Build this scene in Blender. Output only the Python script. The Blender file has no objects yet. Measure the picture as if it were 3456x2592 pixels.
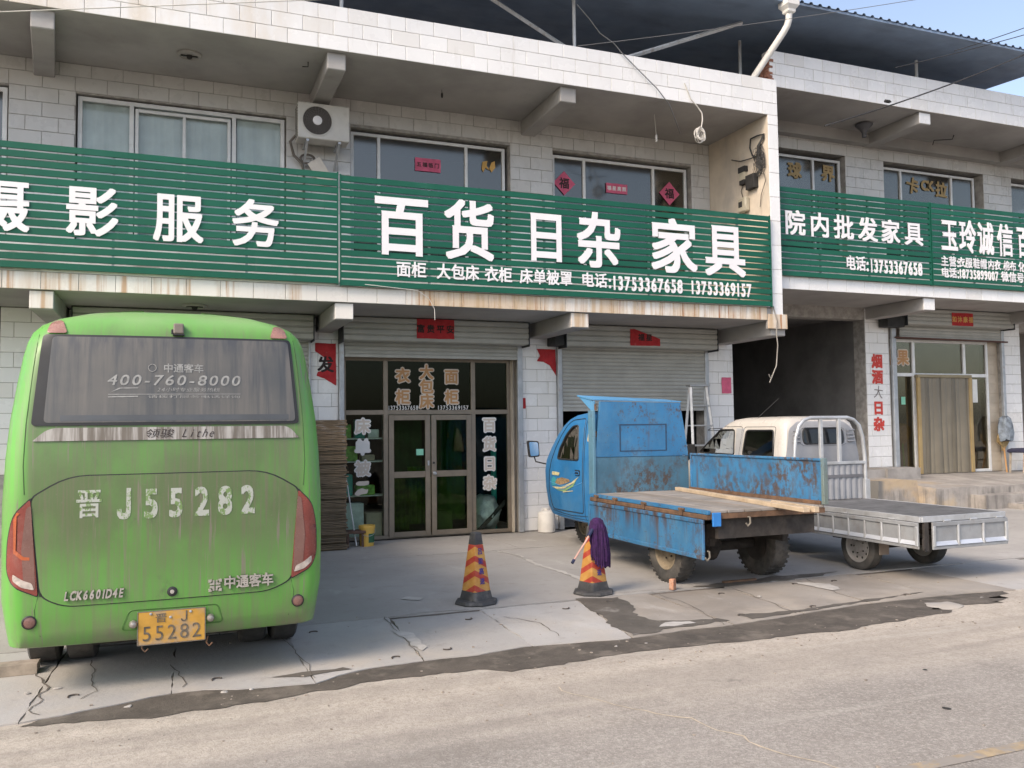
import bpy, bmesh, math, random
from mathutils import Vector, Matrix, noise
from mathutils.bvhtree import BVHTree

RND = random.Random(11)
sc = bpy.context.scene
COL = sc.collection
rad = math.radians

# ------------------------------------------------------------------ camera
cam_d = bpy.data.cameras.new('camera')
cam = bpy.data.objects.new('camera', cam_d)
COL.objects.link(cam)
sc.camera = cam
cam_d.sensor_width = 36.0
cam_d.lens = 30.21
cam_d.clip_start = 0.05
cam_d.clip_end = 2000
_y, _p, _r = .377, .05, .012
_f = Vector((math.sin(_y), math.cos(_y), 0)); _rt = Vector((math.cos(_y), -math.sin(_y), 0)); _dn = Vector((0, 0, -1))
_f2 = _f*math.cos(_p) - _dn*math.sin(_p); _dn2 = _dn*math.cos(_p) + _f*math.sin(_p)
_rt2 = _rt*math.cos(_r) + _dn2*math.sin(_r); _dn3 = -_rt*math.sin(_r) + _dn2*math.cos(_r)
_m = Matrix((( _rt2.x, -_dn3.x, -_f2.x, 0), (_rt2.y, -_dn3.y, -_f2.y, 0), (_rt2.z, -_dn3.z, -_f2.z, 1.77), (0, 0, 0, 1)))
cam.matrix_world = _m

# ------------------------------------------------------------------ light
SUN_EL, SUN_AZ = 40.0, -116.0        # azimuth measured from +Y towards +X: the sun stands to the left behind the camera
world = bpy.data.worlds.new('World')
sc.world = world
world.use_nodes = True
wn = world.node_tree
bg = wn.nodes['Background']
sky = wn.nodes.new('ShaderNodeTexSky')
sky.sky_type = 'NISHITA'
sky.sun_disc = False
sky.sun_elevation = rad(SUN_EL)
sky.sun_rotation = rad(SUN_AZ)
sky.altitude = 700
sky.air_density = 1.0
sky.dust_density = 5.0
sky.ozone_density = 1.6
hs = wn.nodes.new('ShaderNodeHueSaturation')          # thin haze: the blue of the sky is washed out
hs.inputs['Saturation'].default_value = .80
wn.links.new(sky.outputs[0], hs.inputs['Color'])
wn.links.new(hs.outputs[0], bg.inputs[0])
bg.inputs[1].default_value = 0.15
sun_d = bpy.data.lights.new('sun', 'SUN')
sun_d.energy = 1.4
sun_d.angle = rad(20)
sun_d.color = (1.0, .83, .64)
sun = bpy.data.objects.new('sun', sun_d)
COL.objects.link(sun)
_sd = Vector((math.sin(rad(SUN_AZ))*math.cos(rad(SUN_EL)), math.cos(rad(SUN_AZ))*math.cos(rad(SUN_EL)), math.sin(rad(SUN_EL))))
sun.rotation_euler = _sd.to_track_quat('Z', 'Y').to_euler()
sun.location = (-10, -10, 20)
vs = sc.view_settings
vs.view_transform = 'Standard'
vs.look = 'None'
vs.exposure = 1.0
vs.gamma = 1.0
vs.use_curve_mapping = False
sc.render.engine = 'CYCLES'
sc.cycles.max_bounces = 7
sc.cycles.diffuse_bounces = 3
sc.cycles.glossy_bounces = 3
sc.cycles.transmission_bounces = 4
sc.cycles.transparent_max_bounces = 8
sc.cycles.caustics_reflective = False
sc.cycles.caustics_refractive = False

# ------------------------------------------------------------------ materials
def lin(c):
    """sRGB 0-255 to linear"""
    return tuple(((v/255)/12.92 if v/255 <= .04045 else ((v/255+.055)/1.055)**2.4) for v in c)

class NB:
    def __init__(s, name):
        s.m = bpy.data.materials.new(name); s.m.use_nodes = True
        s.t = s.m.node_tree; s.p = s.t.nodes['Principled BSDF']; s._pos = None; s._obj = None
    def n(s, typ, **k):
        x = s.t.nodes.new(typ)
        for a, v in k.items(): setattr(x, a, v)
        return x
    def l(s, a, b): s.t.links.new(a, b)
    def pos(s):
        if not s._pos: s._pos = s.n('ShaderNodeNewGeometry').outputs['Position']
        return s._pos
    def vec(s, scale, space='world', off=(0, 0, 0)):
        mp = s.n('ShaderNodeMapping'); mp.inputs['Scale'].default_value = scale if hasattr(scale, '__len__') else (scale,)*3
        mp.inputs['Location'].default_value = off
        if space == 'world': s.l(s.pos(), mp.inputs[0])
        else:
            if not s._obj: s._obj = s.n('ShaderNodeTexCoord').outputs['Object']
            s.l(s._obj, mp.inputs[0])
        return mp.outputs[0]
    def noise(s, scale, detail=4, rough=.55, off=(0, 0, 0), dist=0):
        t = s.n('ShaderNodeTexNoise'); t.inputs['Scale'].default_value = 1; t.inputs['Detail'].default_value = detail
        t.inputs['Roughness'].default_value = rough; t.inputs['Distortion'].default_value = dist
        s.l(s.vec(scale, off=off), t.inputs['Vector']); return t.outputs['Fac']
    def ramp(s, src, lo, hi, a=0., b=1.):
        r = s.n('ShaderNodeMapRange'); r.interpolation_type = 'SMOOTHSTEP'
        s.l(src, r.inputs[0])
        for i, v in zip((1, 2, 3, 4), (lo, hi, a, b)): r.inputs[i].default_value = v
        return r.outputs[0]
    def math(s, op, a, b):
        x = s.n('ShaderNodeMath', operation=op)
        for i, v in enumerate((a, b)):
            if isinstance(v, (int, float)): x.inputs[i].default_value = v
            else: s.l(v, x.inputs[i])
        return x.outputs[0]
    def mix(s, f, a, b):
        x = s.n('ShaderNodeMix', data_type='RGBA')
        if isinstance(f, (int, float)): x.inputs[0].default_value = f
        else: s.l(f, x.inputs[0])
        for i, v in ((6, a), (7, b)):
            if isinstance(v, tuple): x.inputs[i].default_value = v[:3]+(1,)
            else: s.l(v, x.inputs[i])
        return x.outputs[2]
    def axis(s, ax, lo, hi, a=0., b=1.):
        sp = s.n('ShaderNodeSeparateXYZ'); s.l(s.pos(), sp.inputs[0]); return s.ramp(sp.outputs['XYZ'.index(ax)], lo, hi, a, b)

def mat(name, col, rough=.6, metal=0., var=.12, vs=3., rnd=0., layers=(), bump=0., bs=60., spec=.5, coat=0.):
    """layers: (colour, noise scale xyz, lo, hi, strength, [(axis, lo, hi, a, b) ...])"""
    b = NB(name); c0 = tuple(col)
    lo_ = tuple(v*(1-var) for v in c0); hi_ = tuple(min(1, v*(1+var)) for v in c0)
    c = b.mix(b.ramp(b.noise(vs, 5, .6), .3, .7), lo_, hi_)
    if rnd:
        oi = b.n('ShaderNodeObjectInfo')
        c = b.mix(b.ramp(oi.outputs['Random'], 0, 1, 0, rnd), c, tuple(v*.72 for v in c0))
        c = b.mix(b.ramp(oi.outputs['Random'], .93, .97, 0, min(.6, rnd*1.6)), c, (c0[0]*.80, c0[1]*.74, c0[2]*.64))
    for i, ly in enumerate(layers):
        lc, sca, lo, hi, st = ly[:5]
        f = b.ramp(b.noise(sca, 6, .62, off=(i*7.3, i*3.1, i*5.7)), lo, hi, 0, st)
        for mk in (ly[5] if len(ly) > 5 else ()):
            f = b.math('MULTIPLY', f, b.axis(*mk))
        c = b.mix(f, c, tuple(lc))
    b.l(c, b.p.inputs['Base Color'])
    b.p.inputs['Metallic'].default_value = metal
    b.p.inputs['Specular IOR Level'].default_value = spec
    if coat: b.p.inputs['Coat Weight'].default_value = coat
    rr = b.ramp(b.noise(vs*2.3, 4, .6), .3, .7, max(0, rough-.08), min(1, rough+.1)); b.l(rr, b.p.inputs['Roughness'])
    if bump:
        bp = b.n('ShaderNodeBump'); bp.inputs['Strength'].default_value = 1; bp.inputs['Distance'].default_value = bump
        b.l(b.noise(bs, 5, .65), bp.inputs['Height']); b.l(bp.outputs[0], b.p.inputs['Normal'])
    return b.m

def glass(name, tint, refl=.12, rough=.03, fk=1.0):
    b = NB(name); t = b.t
    tr = b.n('ShaderNodeBsdfTransparent'); tr.inputs[0].default_value = tint+(1,)
    gl = b.n('ShaderNodeBsdfGlossy'); gl.inputs['Roughness'].default_value = rough; gl.inputs[0].default_value = (1, .94, .84, 1)
    fr = b.n('ShaderNodeFresnel'); fr.inputs[0].default_value = 1.5
    f = b.math('ADD', b.math('MULTIPLY', fr.outputs[0], fk), refl)
    mx = b.n('ShaderNodeMixShader'); b.l(f, mx.inputs[0]); b.l(tr.outputs[0], mx.inputs[1]); b.l(gl.outputs[0], mx.inputs[2])
    b.l(mx.outputs[0], t.nodes['Material Output'].inputs[0]); return b.m

RUST = (.30, .13, .045); DARK = (.05, .045, .04); DUST = (.42, .36, .29)
# ------------------------------------------------------------------ mesh helpers
class Bm:
    """collects shapes, ends as ONE mesh"""
    def __init__(s): s.b = bmesh.new()
    def box(s, x0, x1, y0, y1, z0, z1):
        v = [s.b.verts.new((x, y, z)) for x in (x0, x1) for y in (y0, y1) for z in (z0, z1)]
        for q in ((0, 1, 3, 2), (4, 6, 7, 5), (0, 4, 5, 1), (2, 3, 7, 6), (0, 2, 6, 4), (1, 5, 7, 3)): s.b.faces.new([v[i] for i in q])
        return s
    def cbox(s, x0, x1, y0, y1, z0, z1, c=.004):
        """box with chamfered edges"""
        t = bmesh.new(); bb = Bm(); bb.b.free(); bb.b = t; bb.box(x0, x1, y0, y1, z0, z1)
        bmesh.ops.bevel(t, geom=list(t.edges), offset=c, segments=1, affect='EDGES', profile=.5)
        s.add(t); return s
    def add(s, other):
        me = bpy.data.meshes.new('tmp'); other.to_mesh(me); other.free(); s.b.from_mesh(me); bpy.data.meshes.remove(me); return s
    def quad(s, *p):
        s.b.faces.new([s.b.verts.new(q) for q in p]); return s
    def prism(s, pts, d):
        """closed outline of 3D points pushed along vector d"""
        d = Vector(d); a = [s.b.verts.new(p) for p in pts]; c = [s.b.verts.new(Vector(p)+d) for p in pts]
        s.b.faces.new(a); s.b.faces.new(c[::-1]); n = len(a)
        for i in range(n): s.b.faces.new((a[i], c[i], c[(i+1) % n], a[(i+1) % n]))
        return s
    def tube(s, pts, r, n=8, cap=True, rs=None):
        pts = [Vector(p) for p in pts]; rings = []; N = len(pts)
        up = None
        for i, p in enumerate(pts):
            d = (pts[min(i+1, N-1)]-pts[max(i-1, 0)]).normalized()
            if up is None:
                up = Vector((0, 0, 1)) if abs(d.z) < .9 else Vector((1, 0, 0))
            a = d.cross(up)
            if a.length < 1e-4: a = d.orthogonal()
            a.normalize(); up = a.cross(d).normalized(); q = rs[i] if rs else r
            rings.append([s.b.verts.new(p+(a*math.cos(2*math.pi*k/n)+up*math.sin(2*math.pi*k/n))*q) for k in range(n)])
        for i in range(N-1):
            for k in range(n): s.b.faces.new((rings[i][k], rings[i+1][k], rings[i+1][(k+1) % n], rings[i][(k+1) % n]))
        if cap: s.b.faces.new(rings[0]); s.b.faces.new(rings[-1][::-1])
        return s
    def lathe(s, prof, c, axis='Z', n=24, cap=True):
        """profile of (radius, height) revolved about an axis through c"""
        c = Vector(c); rings = []
        for r, h in prof:
            ring = []
            for k in range(n):
                a = 2*math.pi*k/n; u, v = r*math.cos(a), r*math.sin(a)
                p = {'Z': (u, v, h), 'X': (h, u, v), 'Y': (u, h, v)}[axis]
                ring.append(s.b.verts.new(c+Vector(p)))
            rings.append(ring)
        for i in range(len(rings)-1):
            for k in range(n): s.b.faces.new((rings[i][k], rings[i][(k+1) % n], rings[i+1][(k+1) % n], rings[i+1][k]))
        if cap: s.b.faces.new(rings[0][::-1]); s.b.faces.new(rings[-1])
        return s
    def loft(s, rings, closed=True, caps=(True, True)):
        vr = [[s.b.verts.new(p) for p in r] for r in rings]; n = len(vr[0])
        for i in range(len(vr)-1):
            for k in range(n if closed else n-1):
                s.b.faces.new((vr[i][k], vr[i][(k+1) % n], vr[i+1][(k+1) % n], vr[i+1][k]))
        if caps[0]: s.b.faces.new(vr[0][::-1])
        if caps[1]: s.b.faces.new(vr[-1])
        return s
    def mesh(s, name, smooth=None, origin=None, fix=True):
        if fix: bmesh.ops.recalc_face_normals(s.b, faces=list(s.b.faces))
        if origin is not None: bmesh.ops.translate(s.b, verts=list(s.b.verts), vec=-Vector(origin))
        me = bpy.data.meshes.new(name); s.b.to_mesh(me); s.b.free()
        if smooth:
            me.shade_smooth(); me.set_sharp_from_angle(angle=rad(smooth))
        return me

def link(name, me, m=None, parent=None, loc=None, **props):
    o = bpy.data.objects.new(name, me); COL.objects.link(o)
    if m is not None and me is not None and not me.materials: me.materials.append(m)
    if parent is not None: o.parent = parent
    if loc is not None: o.location = loc
    for k, v in props.items(): o[k] = v
    return o

class Thing:
    """an Empty at the base of a thing; parts are given in world coordinates (or local ones when local=True)"""
    def __init__(s, name, label, cat, loc=(0, 0, 0), rz=0, group=None, local=False):
        s.e = bpy.data.objects.new(name, None); COL.objects.link(s.e); s.e.location = loc; s.e.rotation_euler.z = rz
        s.e.empty_display_size = .2
        s.e['label'] = label; s.e['category'] = cat
        if group: s.e['group'] = group
        s.o = Vector((0, 0, 0)) if local else Vector(loc)
    def part(s, name, b, m, parent=None, smooth=None, **props):
        me = b.mesh(name, smooth, s.o); return link(name, me, m, parent or s.e, **props)
    def place(s, name, me, m, loc, parent=None, rot=None, scale=None, **props):
        o = link(name, me, m, parent or s.e, Vector(loc)-s.o, **props)
        if rot: o.rotation_euler = rot
        if scale: o.scale = scale
        return o

def solo(name, b, m, label, cat, base, smooth=None, group=None):
    """a thing that is one mesh"""
    o = link(name, b.mesh(name, smooth, base), m, None, base, label=label, category=cat)
    if group: o['group'] = group
    return o

def struct(name, b, m, smooth=None, origin=(0, 0, 0), parent=None):
    o = link(name, b.mesh(name, smooth, origin), m, parent, origin if parent is None else None)
    if parent is None: o['kind'] = 'structure'
    return o

def copy_tree(o, parent=None):
    c = o.copy(); COL.objects.link(c)
    if parent is not None: c.parent = parent
    for ch in list(o.children): copy_tree(ch, c)
    return c

# rounded outline in 2D
def rpoly(pts, r, seg=4):
    out = []; n = len(pts)
    for i in range(n):
        p = Vector(pts[i]); a = Vector(pts[i-1]); c = Vector(pts[(i+1) % n])
        rr = r[i] if hasattr(r, '__len__') else r
        rr = min(rr, (a-p).length*.48, (c-p).length*.48)
        if rr < 1e-4: out.append(tuple(p)); continue
        s_, e_ = p+(a-p).normalized()*rr, p+(c-p).normalized()*rr
        for k in range(seg+1):
            t = k/seg; q = s_*(1-t)**2+p*2*t*(1-t)+e_*t*t; out.append(tuple(q))
    return out

def patch(poly, axis, bvh, off, thick=.0, cell=.08, side=1):
    """outline laid onto a body: axis 'Y' looks along +Y (u=x, v=z); 'X' looks along side*X (u=y, v=z)"""
    b = bmesh.new(); vs_ = [b.verts.new((p[0], 0, p[1])) for p in poly]; b.faces.new(vs_)
    us = [p[0] for p in poly]; ws = [p[1] for p in poly]
    u = min(us)+cell*.51
    while u < max(us):
        bmesh.ops.bisect_plane(b, geom=b.verts[:]+b.edges[:]+b.faces[:], plane_co=(u, 0, 0), plane_no=(1, 0, 0)); u += cell
    w = min(ws)+cell*.51
    while w < max(ws):
        bmesh.ops.bisect_plane(b, geom=b.verts[:]+b.edges[:]+b.faces[:], plane_co=(0, 0, w), plane_no=(0, 0, 1)); w += cell
    bmesh.ops.triangulate(b, faces=b.faces[:])
    bmesh.ops.beautify_fill(b, faces=b.faces[:], edges=b.edges[:])
    project(b.verts, axis, bvh, off, side)
    if thick:
        d = Vector((0, 1, 0)) if axis == 'Y' else Vector((side, 0, 0))
        ed = [e for e in b.edges if e.is_boundary]
        r = bmesh.ops.extrude_edge_only(b, edges=ed)
        for v in r['geom']:
            if isinstance(v, bmesh.types.BMVert): v.co += d*thick
    x = Bm(); x.b.free(); x.b = b; return x

def project(verts, axis, bvh, off, side=1):
    for v in verts:
        dy = v.co.y if axis == 'Y' else 0
        if axis == 'Y': o, d = Vector((v.co.x, -30, v.co.z)), Vector((0, 1, 0))
        else: o, d = Vector((-30*side, v.co.x, v.co.z)), Vector((side, 0, 0))
        h = bvh.ray_cast(o, d)
        if h[0] is None:
            q = o.copy()
            if axis == 'Y': q.y = -4
            else: q.x = -4*side
            h = bvh.find_nearest(q)
            # keep the outline, take the depth of the nearest rim
            loc = Vector((v.co.x, h[0].y, v.co.z)) if axis == 'Y' else Vector((h[0].x, v.co.x, v.co.z))
        else: loc = h[0]
        v.co = loc-d*off+d*dy

# ------------------------------------------------------------------ lettering
_GL = {}
def j_shape(me, depth):
    """a capital J that stands on the base line"""
    t = .045; path = [(.36, .72), (.36, .20), (.345, .12), (.29, .06), (.21, .045), (.12, .06), (.07, .12), (.055, .20)]
    L, R_ = [], []
    for i, p in enumerate(path):
        a, c = Vector(path[max(0, i-1)]), Vector(path[min(len(path)-1, i+1)]); d = (c-a).normalized(); n = Vector((-d.y, d.x))*t
        L.append(Vector(p)+n); R_.append(Vector(p)-n)
    b = bmesh.new(); top = []; bot = []
    for z, dst in ((depth/2, top), (-depth/2, bot)):
        for q in (L, R_): dst.append([b.verts.new((v.x, v.y, z)) for v in q])
    for i in range(len(path)-1):
        b.faces.new((top[0][i], top[0][i+1], top[1][i+1], top[1][i]))
        if depth: b.faces.new((bot[0][i], bot[1][i], bot[1][i+1], bot[0][i+1])); b.faces.new((top[0][i], bot[0][i], bot[0][i+1], top[0][i+1])); b.faces.new((top[1][i], top[1][i+1], bot[1][i+1], bot[1][i]))
    bmesh.ops.recalc_face_normals(b, faces=b.faces[:]); b.to_mesh(me); b.free()
def glyph(ch, bold=.02, depth=.03, res=3):
    k = (ch, bold, depth); rnd_ = bold > .06
    if k in _GL: return _GL[k]
    c = bpy.data.curves.new('glyph', 'FONT'); c.body = ch; c.size = 1; c.extrude = depth/2; c.resolution_u = res
    if bold < 0: c.offset = bold
    o = bpy.data.objects.new('glyph', c); COL.objects.link(o)
    dg = bpy.context.evaluated_depsgraph_get(); me = bpy.data.meshes.new_from_object(o.evaluated_get(dg))
    bpy.data.objects.remove(o); bpy.data.curves.remove(c)
    if ch == 'J': j_shape(me, depth)
    cjk = ord(ch) > 0x2000
    if len(me.vertices):
        xs = [v.co.x for v in me.vertices]; ys = [v.co.y for v in me.vertices]
        cx = .5 if cjk else (min(xs)+max(xs))/2; cy = .375 if cjk else .36
        w = 1. if cjk else max(xs)-min(xs)
    else: cx = cy = 0; w = .3
    for v in me.vertices: v.co = ((v.co.x-cx), v.co.z, (v.co.y-cy))     # now in the XZ plane, facing -Y
    if bold > 0:
        # heavier strokes: the character laid over itself, shifted to all sides, each copy a hair nearer
        base = bmesh.new(); base.from_mesh(me); me2 = bmesh.new(); q = .72
        ring_ = [(0, 0), (1, 0), (-1, 0), (0, 1), (0, -1), (1, 1), (-1, 1), (1, -1), (-1, -1)]
        if rnd_: ring_ = [(0, 0)]+[(math.cos(k*.7854), math.sin(k*.7854)) for k in range(8)]
        if bold > .06: ring_ += [(.5*x, .5*y) for x, y in ring_[1:5]]
        for k, (dx, dz) in enumerate(ring_):
            t = me.copy()
            for v in t.vertices: v.co = (v.co.x+dx*bold, v.co.y-.00014*k, v.co.z+dz*bold)
            me2.from_mesh(t); bpy.data.meshes.remove(t)
        me2.to_mesh(me); me2.free(); base.free()
    me.flip_normals()
    me.name = 'letter'; me.materials.clear()
    _GL[k] = (me, w, cjk); return _GL[k]

_GM = {}
def gmesh(ch, bold, depth, m):
    k = (ch, bold, depth, m.name)
    if k not in _GM:
        me = glyph(ch, bold, depth)[0].copy(); me.materials.append(m); _GM[k] = me
    return _GM[k]

def letter(T, ch, x, z, y, sx, sz, m, bold=.02, depth=.03, parent=None, rot=0, name='letter', shear=0):
    """one character centred at x, z on the plane y; sx, sz = size of the em box (sy keeps the real depth)"""
    o = T.place(name, gmesh(ch, bold, depth, m), None, (x, y, z), parent, scale=(sx, 1, sz))
    if rot: o.rotation_euler.y = rot
    return o

ADV = {':': .36, '：': .6, ' ': .45, '-': .5, '1': .5, '—': .8, '.': .3}
def line(T, s, x0, x1, z, y, h, m, bold=.015, depth=.03, parent=None, name='letter', cjk=1.0, dig=.62):
    adv = [cjk if ord(c) > 0x2000 and c not in '：—' else ADV.get(c, dig) for c in s]
    k = (x1-x0)/sum(adv); x = x0
    for c, a in zip(s, adv):
        if c != ' ':
            big = ord(c) > 0x2000
            letter(T, c, x+a*k/2, z, y, k*(.98 if big else 1.0)*min(1.0, 1.0), h*(1.08 if big else 1.36), m, bold, depth, parent, name=name)
        x += a*k

def text_bm(s, x0, x1, z, h, bold=.01, depth=.0, shear=0., dig=.62):
    """a run of characters as one flat mesh in the XZ plane"""
    out = Bm(); adv = [1. if ord(c) > 0x2000 and c not in '：—' else ADV.get(c, dig) for c in s]
    k = (x1-x0)/sum(adv); x = x0
    for c, a in zip(s, adv):
        if c != ' ':
            big = ord(c) > 0x2000; me = glyph(c, bold, depth)[0]
            t = bmesh.new(); t.from_mesh(me); zz = h*(1.08 if big else 1.36)
            for v in t.verts: v.co = (x+a*k/2+v.co.x*k+v.co.z*zz*shear, v.co.y, z+v.co.z*zz)
            out.add(t)
        x += a*k
    return out

# ------------------------------------------------------------------ material set
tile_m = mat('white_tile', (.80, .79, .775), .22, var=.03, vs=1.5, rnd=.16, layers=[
    ((.64, .55, .43), (1.4, 1.4, .6), .38, .66, .75, [('X', 2.6, .6), ('Z', 6.95, 7.05)]), ((.45, .40, .34), (8, 8, 1.0), .56, .78, .35), ((.40, .35, .29), (3, 3, 3), .5, .75, .5, [('Z', .55, .0)]),  # cream at the left end of the upper fascia: warm light painted in
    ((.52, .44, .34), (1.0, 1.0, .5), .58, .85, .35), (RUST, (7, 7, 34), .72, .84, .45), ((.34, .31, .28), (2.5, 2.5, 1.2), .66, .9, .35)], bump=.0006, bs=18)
wall_tile_m = mat('greyer_white_tile', (.60, .585, .56), .3, var=.05, vs=1.5, rnd=.14, layers=[  # upper walls: greyer base tone than the first white tile
    ((.33, .30, .27), (1.3, 1.3, 1.0), .50, .8, .5), ((.25, .22, .19), (9, 9, 1.2), .60, .78, .5), (RUST, (7, 7, 34), .72, .84, .4)], bump=.0006, bs=18)
fascia_m = mat('rust_stained_tile', (.74, .70, .64), .3, var=.04, vs=2, rnd=.08, layers=[
    ((.58, .43, .27), (1.3, 1.3, .2), .40, .60, .75, [('X', 3.0, 3.3)]), ((.50, .34, .18), (9, 9, .6), .44, .62, .7, [('X', 3.0, 3.3)]), ((.36, .13, .025), (14, 14, .4), .53, .66, .95, [('X', 3.0, 3.3)]), ((.44, .24, .10), (12, 12, .4), .52, .68, .8, [('X', 1.9, 1.5)]), ((.52, .40, .28), (5, 5, .5), .46, .66, .5, [('X', 1.9, 1.5)])])
grout_m = mat('grey_grout', (.34, .32, .295), .9, var=.25, vs=8)
plaster_m = mat('grey_plaster', (.36, .345, .33), .9, var=.14, vs=.9, layers=[
    ((.20, .18, .16), (1.1, 1.1, 2.2), .56, .8, .5), ((.16, .14, .13), (5, 5, 5), .66, .85, .5)], bump=.003, bs=14)
cream_m = mat('stained_cream_plaster', (.60, .52, .42), .85, var=.1, vs=2, layers=[
    ((.36, .33, .30), (1.5, 1.5, .7), .45, .75, .6), ((.28, .22, .15), (5, 5, .8), .55, .8, .45)], bump=.004, bs=9)
dark_m = mat('dark_interior', (.035, .037, .038), .9, var=.2)
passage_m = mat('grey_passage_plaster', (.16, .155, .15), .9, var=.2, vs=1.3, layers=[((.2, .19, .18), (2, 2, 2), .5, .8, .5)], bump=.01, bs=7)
conc_m = mat('grey_concrete', (.33, .31, .29), .9, var=.18, vs=2.2, layers=[((.20, .17, .14), (3, 3, 3), .52, .8, .5)], bump=.006, bs=16)
step_m = mat('worn_step_concrete', (.34, .31, .28), .92, var=.2, vs=2.6, layers=[((.50, .37, .22), (1.1, 1.1, 1.1), .44, .62, .7, [('X', 13.9, 13.2)]), ((.17, .165, .155), (1, 1, 1), .0, .1, 1, [('X', 12.12, 11.99)]), ((.20, .185, .17), (1.6, 1.6, 1.6), .45, .7, .65), ((.13, .12, .11), (7, 7, .8), .46, .66, .7, [('Z', .56, .50)]), ((.16, .15, .14), (4, 4, 4), .6, .8, .5)], bump=.012, bs=11)  # sunlit tan, shaded left end and shaded risers painted in, over real stains
green_m = mat('green_painted_metal', (.0065, .098, .058), .46, var=.10, vs=1.2, rnd=.25, layers=[((.045, .155, .11), (.7, 3, .9), .52, .8, .5), ((.01, .07, .04), (3, 3, 8), .6, .85, .5), ((.10, .13, .11), (9, 9, 1.2), .62, .8, .3)], spec=.35)
white_letter_m = mat('white_letter', (.80, .78, .785), .45, var=.02)
alu_m = mat('white_aluminium', (.74, .74, .73), .4, metal=.0, var=.08, vs=5, layers=[((.26, .22, .18), (4, 4, 14), .6, .85, .5)])
bronze_m = mat('bronze_aluminium', (.225, .185, .14), .45, metal=.2, var=.1, vs=5, layers=[((.34, .30, .26), (6, 6, 3), .55, .85, .5)])
shut_m = mat('grey_shutter', (.40, .40, .37), .5, metal=.1, var=.08, vs=3, rnd=.06, layers=[((.24, .22, .19), (7, 7, 20), .58, .8, .45)])
steel_m = mat('galvanised_steel', (.42, .44, .46), .45, metal=.4, var=.12, vs=6, layers=[(RUST, (9, 9, 4), .6, .78, .6)])
black_m = mat('black_rubber', (.025, .024, .023), .8, var=.25, vs=9)
wire_m = mat('black_cable', (.03, .03, .03), .6)
white_wire_m = mat('white_cable', (.6, .57, .52), .5)
red_paper_m = mat('red_paper', (.42, .025, .03), .85, var=.15, vs=9, layers=[((.45, .10, .10), (14, 14, 14), .58, .75, .6)])
pink_paper_m = mat('faded_pink_paper', (.62, .12, .21), .85, var=.12, vs=9, layers=[((.65, .3, .35), (12, 12, 12), .6, .8, .6)])
ink_m = mat('black_ink', (.03, .02, .02), .8)
gold_m = mat('gold_ink', (.62, .36, .10), .6)
red_letter_m = mat('red_painted_letter', (.55, .05, .035), .6, var=.1, vs=20, layers=[((.68, .5, .46), (26, 26, 26), .60, .72, .8)])
tan_letter_m = mat('tan_sticker_letter', (.45, .24, .10), .7, var=.1)
cream_letter_m = mat('cream_sticker_letter', (.60, .52, .44), .7, var=.06)
pale_letter_m = mat('pale_sticker_letter', (.74, .72, .69), .7, var=.05)

dim_glass = glass('dusty_window_glass', (.42, .44, .45), .10, .10, .75)
curtain_glass = glass('clear_curtain_glass', (.90, .93, .93), .02, .06, .5)
shop_glass = glass('green_tinted_door_glass', (.42, .56, .38), .0, .03, .28)
shop_glass2 = glass('clear_shop_glass', (.80, .86, .82), .0, .03, .3)
b_glass = glass('clear_window_glass', (.62, .62, .58), .01, .03, .5)

# ------------------------------------------------------------------ ground
def hgt(x, y):
    """the apron rises gently towards the right-hand shop"""
    t = max(0, min(1, (x-10.3)/3.4)); t = t*t*(3-2*t); u = max(0, min(1, (y-6.6)/3.4)); return .17*t*u

def asphalt():
    b = NB('dusty_asphalt')
    grey = b.mix(b.ramp(b.noise(1.1, 5), .3, .7), (.235, .212, .19), (.30, .272, .245))
    sp = b.ramp(b.noise(48, 5, .8), .47, .57)
    grey = b.mix(b.math('MULTIPLY', sp, .7), grey, (.44, .405, .36))
    sp2 = b.ramp(b.noise(120, 2, .6, off=(3, 1, 0)), .58, .70)
    grey = b.mix(b.math('MULTIPLY', sp2, .75), grey, (.085, .078, .07))
    dn = b.noise((.5, .9, 1), 7, .62)
    d = b.math('ADD', b.axis('Y', 3.6, 6.2, -.1, .75), b.math('MULTIPLY', b.math('SUBTRACT', dn, .5), .8))
    d2 = b.ramp(d, .05, .6, .1, .95)
    col = b.mix(d2, grey, b.mix(b.ramp(b.noise(5, 6, .7), .3, .7), (.425, .372, .312), (.51, .452, .385)))
    st = b.ramp(b.noise((.3, 1.7, 1), 5), .52, .75, 0, .55); col = b.mix(st, col, (.19, .17, .15))
    fine = b.ramp(b.noise(38, 5, .75, off=(1, 2, 3)), .44, .62, 0, .35); col = b.mix(fine, col, (.19, .165, .14))
    spot = b.ramp(b.noise(2.6, 3, .5, off=(6, 2, 0)), .70, .76, 0, .5); col = b.mix(spot, col, (.13, .115, .10))
    tr = b.ramp(b.noise((.12, 1.9, 1), 4, .5, off=(3, 7, 0)), .45, .6, 0, .28); col = b.mix(tr, col, (.21, .188, .165))
    lt_ = b.ramp(b.noise((.2, 3.1, 1), 6, .6, off=(9, 2, 0)), .58, .74, 0, .45); col = b.mix(lt_, col, (.50, .455, .40))
    b.l(col, b.p.inputs['Base Color']); b.p.inputs['Roughness'].default_value = .92
    b.p.inputs['Specular IOR Level'].default_value = .25
    bp = b.n('ShaderNodeBump'); bp.inputs['Strength'].default_value = .9; bp.inputs['Distance'].default_value = .006
    b.l(b.noise(75, 4, .7), bp.inputs['Height']); b.l(bp.outputs[0], b.p.inputs['Normal']); return b.m

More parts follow.
